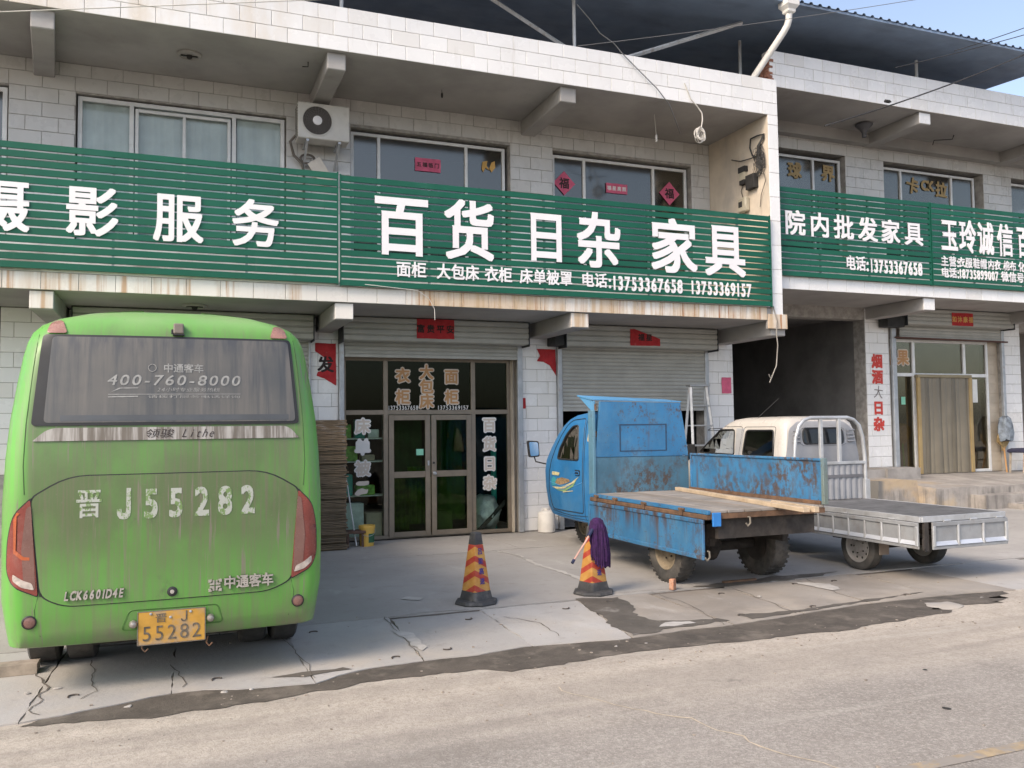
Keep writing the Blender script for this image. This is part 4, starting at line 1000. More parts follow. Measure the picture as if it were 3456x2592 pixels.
b = Bm()
for q in ([(4.88, 6.18), (4.90, 6.30), (4.99, 6.32), (4.97, 6.24), (5.03, 6.16), (4.95, 6.2), (4.91, 6.12)], [(5.02, 6.2), (5.06, 6.30), (5.12, 6.33), (5.13, 6.22), (5.06, 6.13)]): b.prism([(x, 13.612, z) for x, z in q], (0, .002, 0))
solo('torn_sticker', b, gold_m, 'torn gold sticker on the narrow pane of the middle upper window', 'sticker', (5, 13.612, 6.12))

# ------------------------------------------------------------------ goods inside and before the shop
card = mat('brown_card', (.17, .125, .08), .9, var=.16, vs=6, rnd=.45)
CS = Thing('cardboard_stack', 'tall stack of flattened brown card sheets between the bus and the shop', 'cardboard', (2.12, 13.0, 0))
z = 0.002; k = 0
mes = []
for v in range(5):
    b = Bm(); w_ = .265+.012*math.sin(v*2); nn = 10
    top = [(-w_+2*w_*i/nn, .0022*math.sin(i*1.3+v*2)) for i in range(nn+1)]
    b.loft([[(x, -.28, zz) for x, zz in top], [(x, .28, zz) for x, zz in top], [(x, .28, zz+.019) for x, zz in top], [(x, -.28, zz+.019) for x, zz in top], [(x, -.28, zz) for x, zz in top]], closed=False, caps=(False, False))
    me = b.mesh('sheet'); me.materials.append(card); mes.append(me)
while z < 1.90:
    CS.place('sheet', mes[RND.randrange(5)], None, (2.13+RND.gauss(0, .010), 13.0+RND.gauss(0, .012), z), rot=(RND.gauss(0, .003), RND.gauss(0, .005), RND.gauss(0, .02))); z += .0235; k += 1
ST = Thing('wooden_stool', 'low dark wooden stool beside the yellow bucket', 'stool', (2.56, 13.0, 0))
wood_d = mat('dark_worn_wood', (.11, .06, .04), .7, var=.3, vs=12)
b = Bm(); b.cbox(2.40, 2.72, 12.9, 13.12, .20, .245, .006); ST.part('seat', b, wood_d)
for x in (2.44, 2.66):
    for y in (12.92, 13.08):
        b = Bm(); b.cbox(x, x+.035, y, y+.03, 0, .20); ST.part('leg', b, wood_d)
def bucket(label, x, y, r, h, m, band=None):
    T = Thing('bucket', label, 'bucket', (x, y, 0))
    b = Bm(); b.lathe([(r*.86, .0), (r*.88, .01), (r, h*.86), (r*1.06, h*.86), (r*1.06, h*.90), (r*1.01, h*.91), (r*1.05, h*.985), (r*1.03, h), (r*.97, h), (r*.84, .02)], (x, y, 0), 'Z', 24, cap=True); T.part('pail', b, m, smooth=40)
    b = Bm(); b.tube([(x+r*1.04*math.cos(t), y-r*1.04*abs(math.sin(t))*1.02-.004, h*.8-.09*math.sin(t)) for t in [math.pi*k/12 for k in range(13)]], .004, 5); T.part('handle', b, steel_m)
    if band:
        b = Bm(); pr = []
        for zz in (h*.18, h*.62): pr.append([(x+(r*(.87+.13*zz/h/.86)+.003)*math.cos(a), y+(r*(.87+.13*zz/h/.86)+.003)*math.sin(a), zz) for a in [-1.55+.14*k for k in range(9)]])
        b.loft(pr, closed=False, caps=(False, False)); T.part('label', b, band)
    return T
yel = mat('yellow_plastic', (.70, .44, .09), .4, var=.06)
bucket('yellow plastic bucket with green label in front of the shop window', 2.76, 13.02, .12, .31, yel, mat('green_label', (.03, .12, .06), .6))
b = Bm(); b.lathe([(.13, 0), (.145, .01), (.145, .30), (.13, .34), (.05, .365), (.045, .365), (.045, .40), (.0, .40)], (5.86, 13.3, .004), 'Z', 20); b.tube([(5.86-.09, 13.3, .345), (5.86-.07, 13.3, .40), (5.86, 13.27, .385)], .014, 6)
solo('plastic_can', b, mat('white_translucent_plastic', (.72, .69, .64), .45), 'white plastic jerry can on the ground by the middle pillar', 'can', (5.86, 13.3, 0), smooth=40)
b = Bm(); b.tube([(2.585, 12.93, .02), (2.50, 13.30, 1.02)], .010, 8); solo('mop_stick', b, mat('white_stick', (.62, .62, .60), .5), 'white stick leaning on the shutter track beside the card stack', 'stick', (2.58, 12.93, 0))
# inside the glass
gm = [mat('green_goods', (.25, .50, .10), .7, var=.4, vs=14), mat('teal_goods', (.05, .42, .36), .7, var=.2), mat('grey_carton', (.75, .76, .72), .7, var=.15, vs=10), mat('brown_carton', (.50, .40, .29), .8), mat('olive_cloth', (.30, .31, .07), .9, var=.5, vs=5), mat('pale_plastic_bag', (.50, .53, .55), .35, var=.2, vs=10), mat('dark_green_cloth', (.09, .17, .11), .9, var=.4, vs=3)]
def carton(label, x0, x1, y0, y1, z0, z1, m, rz_=0):
    b = Bm(); b.cbox(x0, x1, y0, y1, z0, z1, .008); b.box(x0+.01, x1-.01, (y0+y1)/2-.02, (y0+y1)/2+.02, z1, z1+.002); solo('carton', b, m, label, 'carton', ((x0+x1)/2, (y0+y1)/2, z0))
carton('grey printed carton behind the glass left of the shop door', 2.56, 2.86, 13.72, 13.95, .013, .58, gm[2])
carton('brown carton behind the left shop window next to the grey one', 2.90, 3.16, 13.72, 14.0, .013, .42, gm[3])
carton('pale carton low behind the right glass door leaf', 4.02, 4.35, 13.74, 13.95, 0.013, .40, gm[3])
SH = Thing('shop_shelf', 'shelf of green packets behind the left shop window', 'shelf', (2.7, 14.0, 0))
for z in (.70, 1.25, 1.62):
    b = Bm(); b.box(2.3, 3.3, 13.82, 14.2, z-.02, z); SH.part('board', b, gm[2])
b = Bm()
for x in (2.3, 3.27): b.box(x, x+.03, 13.82, 14.2, .012, 2.0)
SH.part('upright', b, steel_m)
for k, (x, z, w, h, mi_, lb) in enumerate(((2.42, 1.62, .26, .22, 0, 'green packet on the top shelf board behind the left shop window'), (2.74, 1.62, .16, .30, 1, 'tall teal packet on the top shelf board behind the left shop window'), (2.95, 1.62, .18, .14, 2, 'pale packet on the top shelf board behind the left shop window'), (2.44, 1.25, .34, .24, 0, 'wide green packet on the middle shelf board behind the left window'), (2.84, 1.25, .22, .10, 3, 'low brown packet on the middle shelf board behind the left window'), (2.44, .70, .26, .34, 1, 'tall teal packet on the lowest shelf board behind the left window'), (2.76, .70, .30, .16, 0, 'green packet on the lowest shelf board behind the left window'))):
    b = Bm(); b.cbox(x, x+w, 13.80, 14.0, z, z+h, .012); b.box(x+.02, x+w-.02, 13.797, 13.80, z+h*.3, z+h*.55); solo('packet', b, gm[mi_], lb, 'packet', (x, 13.9, z), group='packets on the shop shelf')
for k, (xa, xb2_, za, zb2_, yy, mi_, lb) in enumerate(((3.27, 3.60, .12, 1.02, 13.74, 4, 'olive cloth hanging low behind the left door leaf'), (3.60, 3.93, .20, 1.14, 13.80, 4, 'olive cloth hanging behind the meeting edge of the left door leaf'), (3.98, 4.64, .22, .95, 13.95, 3, 'brown cloth hanging low behind the right door leaf'), (3.27, 3.90, .9, 2.0, 13.98, 6, 'dark green cloth behind the upper pane of the left door leaf'), (3.98, 4.62, .9, 2.0, 14.05, 6, 'dark green cloth behind the upper pane of the right door leaf'))):
    b = Bm(); n = 20
    b.loft([[(xa+(xb2_-xa)*i/n, yy+.022*math.sin(i*1.2+k)+.01*math.sin(i*.5), zz) for i in range(n+1)] for zz in (za, (za+zb2_)/2, zb2_)], closed=False, caps=(False, False))
    solo('cloth', b, gm[mi_], lb, 'cloth', (xa, yy, za), smooth=60)
t = bmesh.new(); bmesh.ops.create_icosphere(t, subdivisions=4, radius=.33, matrix=Matrix.Translation((5.02, 14.06, .30)))
for v in t.verts:
    v.co.x = 5.02+(v.co.x-5.02)*.80; n_ = noise.noise(v.co*7)*.05+noise.noise(v.co*18)*.02; v.co += (v.co-Vector((5.02, 14.06, .30))).normalized()*n_; v.co.z = max(.014, v.co.z)
q = Bm(); q.b.free(); q.b = t; solo('plastic_bag', q, gm[5], 'big crumpled pale plastic bag behind the right shop window', 'bag', (5.02, 13.98, 0), smooth=30)
b = Bm(); b.prism([(4.78, 13.71, .06), (4.86, 13.71, .04), (5.28, 13.72, .46), (5.28, 13.72, .54)], (0, .03, 0)); solo('black_bar', b, black_m, 'black bar leaning across the pale plastic bag behind the glass', 'bar', (4.8, 13.8, 0.02))
b = Bm(); b.lathe([(.05, .012), (.05, 1.5)], (5.22, 14.1, 0), 'Z', 12); solo('fabric_roll', b, gm[1], 'teal fabric roll standing behind the right shop window', 'roll', (5.22, 14.1, 0))
# ladder by the half open shutter
LD = Thing('ladder', 'aluminium step ladder standing before the half open shutter', 'ladder', (8.72, 12.8, 0))
aw = mat('bright_aluminium', (.36, .365, .37), .35, metal=.5, var=.08)
for fx, y0_, y1_ in ((0, 12.72, 12.98), (1, 13.30, 13.02)):
    sl = .0 if fx == 0 else .03
    for x0_, x1_ in ((8.42, 8.55), (9.04, 8.87)):
        b = Bm(); b.tube([(x0_, y0_, 0), (x1_+sl*.2, y1_, 2.46)], .030, 4); LD.part('rail', b, aw if fx == 0 else steel_m)
    for k in range(1, 7):
        t_ = k/7.0; xa = 8.42+.13*t_; xb_ = 9.04-.17*t_; yy = y0_+(y1_-y0_)*t_; b = Bm(); b.cbox(xa, xb_, yy-.035, yy+.035, 2.46*t_-.012, 2.46*t_+.012); LD.part('rung', b, aw if fx == 0 else steel_m)
b = Bm(); b.cbox(8.50, 8.92, 12.93, 13.07, 2.45, 2.485); LD.part('top_plate', b, aw)

# ------------------------------------------------------------------ right shop door: curtain, brooms, stool
SC = Thing('strip_curtain', 'grimy translucent plastic strip curtain hanging in the right shop doorway', 'curtain', (15.1, 13.5, .7))
strip_ms = [mat('dusty_plastic_strip', (.22, .19, .14), .4, var=.14, vs=1.5, rnd=.25), mat('dark_plastic_strip', (.15, .13, .095), .4, var=.14, vs=1.5, rnd=.25)]
xx = 14.43; k = 0
while xx < 15.82:
    w = (.20, .13, .17, .22, .10, .16)[k % 6]; b = Bm(); n = 6
    b.loft([[(xx+w*i/n, 13.50-.012*(k % 2)-.022*math.sin(math.pi*i/n)+.008*math.sin(z*2+k), z) for i in range(n+1)] for z in (.70, 1.2, 1.8, 2.3, 2.72)], closed=False, caps=(False, False))
    SC.part('strip', b, strip_ms[0 if k % 3 != 1 else 1], smooth=60); xx += w*.76; k += 1
b = Bm(); b.cbox(14.38, 15.90, 13.44, 13.54, 2.70, 2.76); SC.part('rail', b, mat('khaki_rail', (.26, .22, .14), .8))
for x in (14.40, 15.86):
    b = Bm(); b.cbox(x-.03, x+.05, 13.45, 13.50, .70, 2.70); SC.part('side_batten', b, mat('yellow_wood', (.36, .26, .12), .7) if 'yellow_wood' not in bpy.data.materials else bpy.data.materials['yellow_wood'])
straw = mat('straw', (.40, .28, .13), .9, var=.25, vs=20)
def broom(label, x, y, z0, L, hm, r=.20):
    T = Thing('straw_broom', label, 'broom', (x, y, z0))
    b = Bm(); b.tube([(x-.06, y-.12, z0), (x+.02, y, z0+L*.62)], .018, 8); T.part('handle', b, hm)
    b = Bm(); n = 16; o = [(x+.02+r*math.sin(a)*(1 if abs(a) < 2.3 else .8), z0+L*.80-r*.98*math.cos(a+math.pi)) for a in [-2.75+5.5*k/n for k in range(n+1)]]
    b.prism([(px, y-.02+.02*math.sin(i), pz) for i, (px, pz) in enumerate(o)]+[(x+.03, y, z0+L*.52), (x, y, z0+L*.52)], (0, .04, 0)); T.part('head', b, straw)
broom('upturned straw broom with green handle behind the right shop glass', 14.22, 13.78, .72, 1.02, mat('lime_handle', (.25, .55, .10), .5), .22)
broom('upturned straw broom with orange handle leaning outside the right shop door', 16.72, 13.42, .62, .98, mat('orange_handle', (.50, .28, .12), .6), .19)
t = Bm(); n = 18; rings = []
for i, (zz, rr) in enumerate(((1.36, .19), (1.5, .20), (1.68, .19), (1.80, .15), (1.86, .06))): rings.append([(16.74+rr*(1+.16*math.sin(k*2.1+i))*math.cos(2*math.pi*k/n), 13.36+rr*.55*(1+.2*math.sin(k*3+i))*math.sin(2*math.pi*k/n), zz+.03*math.sin(k*1.7)) for k in range(n)])
t.loft(rings); solo('cloth', t, mat('grey_blue_cloth', (.22, .25, .28), .9, var=.35, vs=9), 'grey blue cloth draped over the upturned broom by the right door', 'cloth', (16.74, 13.4, 1.3), smooth=60)
for k, (x, c, z1_) in enumerate(((15.98, (.30, .03, .03), 1.9), (16.06, (.60, .58, .55), 2.0), (16.14, (.36, .04, .04), 1.85), (16.24, (.50, .36, .10), 1.7), (16.34, (.60, .60, .60), 1.95), (16.40, (.2, .05, .05), 1.7))):
    b = Bm(); b.tube([(x-.10, 13.75, .70), (x+.08, 13.95, z1_)], .014, 6); b.tube([(x+.07, 13.94, z1_-.3), (x+.09, 13.96, z1_+.06)], .035, 6)
    solo('mop', b, mat('handle_%s' % 'red cream crimson amber white brown'.split()[k], c, .5), ('leftmost red mop stick behind the right shop glass', 'cream mop stick behind the right shop glass next to the leftmost one', 'crimson mop stick in the middle of the bunch behind the right shop glass', 'amber yellow mop stick behind the right shop glass', 'white mop stick near the right end of the bunch behind the glass', 'dark brown mop stick at the right end behind the shop glass')[k], 'mop', (x, 13.8, .7), group='mop sticks behind the right shop glass')
SS = Thing('padded_stool', 'wooden stool with dark blue cushion on the platform at the right edge', 'stool', (17.0, 13.0, .66))
b = Bm(); t = bmesh.new(); q = Bm()
q.loft([[(17.0+sx*w, 13.05+sy*w*.5, z) for sx, sy in ((-1, -.8), (-.8, -1), (.8, -1), (1, -.8), (1, .8), (.8, 1), (-.8, 1), (-1, .8))] for w, z in ((.40, 1.10), (.43, 1.12), (.42, 1.16), (.34, 1.19))]); SS.part('cushion', q, mat('navy_cushion', (.03, .03, .06), .9), smooth=50)
wl = mat('pale_worn_wood', (.34, .29, .23), .8, var=.2, vs=10)
for x in (16.66, 17.28):
    for y in (12.88, 13.2):
        b = Bm(); b.tube([(x+(-.04 if x < 17 else .04), y, .67), (x, y, 1.10)], .025, 6); SS.part('leg', b, wl)
b = Bm(); b.cbox(16.66, 17.3, 12.87, 12.9, .88, .92); SS.part('stretcher', b, wl)

# ------------------------------------------------------------------ shared vehicle bits
rust_m = mat('rusty_steel', (.13, .075, .045), .85, var=.3, vs=9, layers=[((.22, .11, .05), (7, 7, 7), .5, .7, .6)], bump=.003, bs=30)
tyre_m = mat('dusty_tyre', (.055, .052, .048), .9, var=.25, vs=8, layers=[((.20, .17, .14), (3, 3, 3), .48, .75, .5)], bump=.003, bs=40)
under_m = mat('oily_underbody', (.04, .034, .03), .85, var=.3, vs=7, layers=[((.13, .10, .075), (4, 4, 4), .5, .75, .5)])
def wheel(T, x, y, z, r, w, out, rim_m, lugs=0, holes=0, parent=None, rimr=.58):
    """wheel on an axle along X; out = -1 or +1 is the side that faces outward"""
    b = Bm(); h = w/2; ri = r*rimr
    pr = [(ri, -h*.82), (r*.80, -h), (r*.93, -h*.96), (r*.99, -h*.80), (r, -h*.5), (r, 0), (r, h*.5), (r*.99, h*.80), (r*.93, h*.96), (r*.80, h), (ri, h*.82)]
    b.lathe(pr, (x, y, z), 'X', 40, cap=False)
    if lugs:
        for k in range(lugs):
            a = 2*math.pi*k/lugs
            for s, o_ in ((-1, 0), (1, .5)):
                aa = a+o_*2*math.pi/lugs; t = Bm(); t.box(s*h*.12 if s > 0 else -h*.98, h*.98 if s > 0 else -h*.12, -r*.036, r*.036, r*.965, r*1.012)
                bmesh.ops.rotate(t.b, verts=t.b.verts[:], cent=(0, 0, 0), matrix=Matrix.Rotation(aa, 3, 'X')); bmesh.ops.translate(t.b, verts=t.b.verts[:], vec=(x, y, z)); b.add(t.b)
    ty = T.part('wheel', b, tyre_m, parent, smooth=35)
    b = Bm(); s = out
    pr = [(ri*1.03, s*h*.86), (ri*1.0, s*h*.90), (ri*.93, s*h*.80), (ri*.88, s*h*.45), (ri*.62, s*h*.30), (ri*.55, s*h*.42), (ri*.35, s*h*.46), (ri*.32, s*h*.62), (ri*.18, s*h*.66), (.001, s*h*.66)]
    b.lathe(pr, (x, y, z), 'X', 32, cap=False)
    b.lathe([(ri*1.0, -s*h*.80), (ri*.6, -s*h*.5), (.001, -s*h*.5)], (x, y, z), 'X', 24, cap=False)
    T.part('rim', b, rim_m, ty, smooth=35)
    if holes:
        b = Bm()
        for k in range(holes):
            a = 2*math.pi*k/holes; b.lathe([(ri*.085, s*h*.42), (.001, s*h*.42)], (x, y+ri*.74*math.cos(a), z+ri*.74*math.sin(a)), 'X', 8, cap=False)
        T.part('rim_hole', b, black_m, ty)
    b = Bm()
    for k in range(5):
        a = 2*math.pi*k/5; b.lathe([(ri*.05, s*h*.44), (ri*.05, s*h*.58), (.001, s*h*.58)], (x, y+ri*.45*math.cos(a), z+ri*.45*math.sin(a)), 'X', 6, cap=False)
    T.part('nut', b, under_m, ty)
    return ty

def seam(pts, axis, bvh, r, side=1, off=.0, closed=True, n=5, step=.06):
    pp = []; N = len(pts)
    for i in range(N if closed else N-1):
        a, c = Vector(pts[i]), Vector(pts[(i+1) % N]); k = max(1, int((c-a).length/step))
        for j in range(k): pp.append(a.lerp(c, j/k))
    pp.append(Vector(pts[0] if closed else pts[-1]))
    t = bmesh.new(); vs_ = [t.verts.new((p[0], 0, p[1])) for p in pp]; project(vs_, axis, bvh, off, side); co = [v.co.copy() for v in vs_]; t.free()
    b = Bm(); b.tube(co, r, n, cap=not closed); return b

def flat_text(b, axis, bvh, off, side=1):
    """lays a run of characters onto a body"""
    bmesh.ops.triangulate(b.b, faces=b.b.faces[:]); project(b.b.verts, axis, bvh, off, side); return b

# ------------------------------------------------------------------ green bus
BUS = Thing('bus', 'dusty green minibus seen from behind parked facing the shops', 'bus', (0, 6.45, 0), local=True)
def bus_paint(name, dirt):
    b = NB(name); z = b.pos()
    col = b.mix(b.ramp(b.noise(1.1, 4), .3, .7), (.105, .345, .048), (.125, .385, .058))
    st = b.ramp(b.noise((24, 4, 1.1), 7, .7), .40, .68, 0, .50*dirt)
    st = b.math('MULTIPLY', st, b.axis('Z', 2.5, 2.3)); col = b.mix(st, col, (.19, .20, .12))
    xm = b.math('MULTIPLY', b.axis('X', -.93, -.84), b.axis('X', .95, .86))
    d = b.math('MULTIPLY', b.math('MULTIPLY', b.ramp(b.noise((2.2, 2, 1.6), 6, .6), .3, .65, .55, .95), dirt), xm); d = b.math('MULTIPLY', d, b.axis('Y', 6.72, 6.52)); d = b.math('MULTIPLY', d, b.axis('Z', .55, 1.35, .30, 1.0))
    col = b.mix(d, col, (.098, .145, .055))
    fs = b.math('MULTIPLY', b.ramp(b.noise((42, 5, 1.3), 6, .7, off=(1, 1, 4)), .46, .66, 0, .48*dirt), b.axis('Y', 6.72, 6.55)); fs = b.math('MULTIPLY', fs, b.axis('Z', .5, 1.2, .45, 1.0)); fs = b.math('MULTIPLY', fs, xm); col = b.mix(fs, col, (.15, .132, .09))
    gs = b.math('MULTIPLY', b.ramp(b.noise((9, 5, .5), 4, .6, off=(8, 1, 4)), .50, .72, 0, .6*dirt), b.axis('Y', 6.72, 6.55)); gs = b.math('MULTIPLY', b.math('MULTIPLY', gs, xm), b.axis('Z', 1.3, 1.6)); col = b.mix(gs, col, (.13, .12, .085))
    bl = b.math('MULTIPLY', b.math('MULTIPLY', b.ramp(b.noise((3.5, 4, 2.2), 6, .7, off=(4, 4, 9)), .60, .76, 0, .6*dirt), xm), b.axis('Y', 6.72, 6.55)); col = b.mix(bl, col, (.085, .08, .06))
    low = b.math('MULTIPLY', b.axis('Z', .62, .33), b.ramp(b.noise((4, 4, 2), 6), .35, .65, 0, .75)); col = b.mix(low, col, (.20, .17, .13))
    run = b.math('MULTIPLY', b.ramp(b.noise((30, 6, 1.3), 4, .6, off=(2, 5, 1)), .60, .70, 0, .8*dirt), b.axis('Z', 2.42, 2.2)); col = b.mix(run, col, (.19, .165, .13))
    tp = b.math('MULTIPLY', b.axis('Z', 2.44, 2.62), b.ramp(b.noise((2, 2, 2), 5), .3, .7, .3, .75)); col = b.mix(tp, col, (.26, .36, .17))
    spk = b.ramp(b.noise(55, 4, .7), .60, .70, 0, .35*dirt); col = b.mix(spk, col, (.16, .15, .11))
    bp = b.n('ShaderNodeBump'); bp.inputs['Strength'].default_value = .6; bp.inputs['Distance'].default_value = .006; b.l(b.noise(2.6, 3), bp.inputs['Height']); b.l(bp.outputs[0], b.p.inputs['Normal'])
    b.l(col, b.p.inputs['Base Color']); b.l(b.ramp(b.noise(3, 4), .3, .7, .32, .5), b.p.inputs['Roughness']); b.p.inputs['Coat Weight'].default_value = .12; b.p.inputs['Coat Roughness'].default_value = .25
    return b.m
paint = bus_paint('dusty_green_bus_paint', 1.0); paint2 = bus_paint('grimy_green_hatch_paint', 1.25)
lev = [(.335, .955, .10, .10), (.35, .985, .06, .12), (.45, 1.00, .02, .14), (.65, 1.03, 0, .15), (.95, 1.035, 0, .15), (1.3, 1.033, 0, .15), (1.6, 1.020, .01, .15), (1.85, 1.000, .03, .15), (2.1, .968, .07, .15), (2.3, .938, .105, .15), (2.40, .918, .13, .16), (2.47, .895, .155, .18), (2.53, .85, .20, .2), (2.58, .77, .26, .22), (2.63, .62, .36, .24), (2.665, .42, .54, .2), (2.682, .2, .9, .1)]
lev = [(z, w*1.028, a_, c_) for z, w, a_, c_ in lev]
def bus_ring(z, w, yr, rc):
    p = []; L_ = 6.0-yr*.8; bul = .055*w
    rear = lambda x: yr+bul*(x/w)**2
    p += [(-w, L_-.3), (-w, 4.5), (-w, 3.0), (-w, 1.8), (-w, 1.0), (-w, .6)]
    cx = -w+rc; ry = rc*1.5
    for k in range(9):
        a = math.pi*(k/8)/2; p.append((cx-rc*math.cos(a), rear(cx)+ry-ry*math.sin(a)))
    for k in range(1, 10): x = cx+(-2*cx)*k/10; p.append((x, rear(x)))
    q = [(-x, y) for x, y in p[:15]][::-1]; p += q
    p += [(w*.9, L_-.05), (w*.5, L_), (-w*.5, L_), (-w*.9, L_-.05)]
    return [(x, y, z) for x, y in p]
bb = Bm(); bb.loft([bus_ring(*l) for l in lev]); bmesh.ops.recalc_face_normals(bb.b, faces=bb.b.faces[:])
bvh = BVHTree.FromBMesh(bb.b); BUS.part('body', bb, paint, smooth=50)
def surf(x, z): h = bvh.ray_cast(Vector((x, -30, z)), Vector((0, 1, 0))); return h[0].y
rub = mat('black_seal', (.02, .02, .02), .5)
hp = [(-.64, 1.475), (.64, 1.475), (.87, 1.335), (.82, .69), (.66, .615), (-.66, .615), (-.80, .69), (-.865, 1.335)]
hr = [.18, .18, .05, .06, .18, .18, .06, .05]
def grow(pts, d):
    c = Vector((sum(p[0] for p in pts)/len(pts), sum(p[1] for p in pts)/len(pts))); return [tuple(Vector(p)+(Vector(p)-c).normalized()*d) for p in pts]
BUS.part('hatch_seal', patch(rpoly(grow(hp, .012), hr), 'Y', bvh, .002, .01, .12), rub)
hatch = BUS.part('hatch', patch(rpoly(hp, hr), 'Y', bvh, .007, .012, .10), paint2, smooth=40)
BUS.part('hatch_edge', seam([(-.80, .69), (-.83, .98), (-.865, 1.335)], 'Y', bvh, .008, closed=False), rub); BUS.part('hatch_edge', seam([(.82, .69), (.845, .98), (.87, 1.335)], 'Y', bvh, .008, closed=False), rub)
# shade of the creases between rear panel and rounded corners, drawn as dark lines
for s in (-1, 1):
    BUS.part('panel_crease', seam([(s*.845, 2.50), (s*.875, 2.2), (s*.905, 1.82), (s*.915, 1.55), (s*.905, 1.36)], 'Y', bvh, .0032, closed=False), mat('crease_shade', (.06, .12, .035), .7) if 'crease_shade' not in bpy.data.materials else bpy.data.materials['crease_shade'])
    BUS.part('panel_crease', seam([(s*.815, .685), (s*.835, .60), (s*.83, .52), (s*.80, .42)], 'Y', bvh, .0026, closed=False), bpy.data.materials['crease_shade'])
# rear window
wp = [(-.875, 1.815), (.875, 1.815), (.825, 2.445), (-.825, 2.445)]
BUS.part('window_surround', patch(rpoly(wp, .03), 'Y', bvh, .009, .014, .05), rub, smooth=40)
def dirty_glass():
    b = NB('dirty_rear_glass'); col = b.mix(b.ramp(b.noise((1.6, 1.6, 2.2), 4), .3, .7), (.082, .084, .083), (.125, .118, .105))
    col = b.mix(b.ramp(b.noise((20, 4, .8), 6, .65), .42, .7, 0, .6), col, (.045, .052, .060))
    col = b.mix(b.ramp(b.noise((13, 4, .6), 5, .6, off=(5, 2, 1)), .5, .75, 0, .5), col, (.185, .165, .145))
    col = b.mix(b.math('MULTIPLY', b.axis('Z', 2.25, 2.44), b.ramp(b.noise((14, 4, 3), 5), .4, .65, 0, .8)), col, (.05, .055, .065))
    b.l(col, b.p.inputs['Base Color']); b.p.inputs['Roughness'].default_value = .38; return b.m
BUS.part('rear_window', patch(rpoly([(-.80, 1.835), (.85, 1.835), (.805, 2.43), (-.765, 2.43)], .03), 'Y', bvh, .0125, .004, .05), dirty_glass(), smooth=40)
BUS.part('rear_window_band', patch([(-.70, 1.845), (.80, 1.845), (.80, 1.885), (-.70, 1.885)], 'Y', bvh, .0140, 0, .1), mat('dark_band', (.075, .08, .085), .4))
gt_ = mat('frosted_window_lettering', (.27, .27, .255), .5, var=.2, vs=30)
for s, x0, x1, z, h, sh, bo in (('中通客车', -.06, .21, 2.215, .062, 0, .02), ('400-760-8000', -.42, .47, 2.130, .075, .22, .012), ('24小时专业服务热线', -.10, .32, 2.062, .028, .2, .0), ('请拨打服务电话详询', -.16, .46, 2.012, .02, 0, 0)):
    BUS.part('lettering', flat_text(text_bm(s, x0, x1, z, h, bo, 0, sh), 'Y', bvh, .0150), gt_)
b = Bm(); 
BUS.part('lettering', patch([(-.41, 2.025), (.46, 2.030), (.46, 2.034), (-.41, 2.030)], 'Y', bvh, .0150, 0, .1), gt_)
BUS.part('lettering', patch([(-.40, 2.040), (-.33, 2.068), (-.22, 2.070), (-.22, 2.076), (-.34, 2.074)], 'Y', bvh, .0150, 0, .1), gt_)
BUS.part('lettering', patch([(-.41, 2.006), (-.22, 2.010), (-.22, 2.018), (-.41, 2.014)], 'Y', bvh, .0150, 0, .1), gt_)
BUS.part('logo', seam([(-.13+.026*math.cos(k*.524), 2.215+.026*math.sin(k*.524)) for k in range(12)], 'Y', bvh, .003, off=.0145, step=.2), gt_)
# silver strip
sil = NB('streaked_silver_strip'); c_ = sil.mix(sil.ramp(sil.noise((22, 4, 1), 5, .7), .40, .64), (.15, .13, .105), (.42, .40, .37)); sil.l(c_, sil.p.inputs['Base Color']); sil.p.inputs['Roughness'].default_value = .45; sil.p.inputs['Metallic'].default_value = .1
BUS.part('silver_strip', patch(rpoly([(-.865, 1.712), (.875, 1.712), (.80, 1.80), (-.77, 1.80)], [.01, .01, .06, .06]), 'Y', bvh, .010, .012, .1), sil.m, smooth=40)
BUS.part('lettering', flat_text(text_bm('领骏', -.17, .02, 1.756, .06, .0, 0, .25), 'Y', bvh, .0125), ink_m)
BUS.part('lettering', flat_text(text_bm('Lithe', .07, .29, 1.757, .062, -.004, 0, .4), 'Y', bvh, .0125), ink_m)
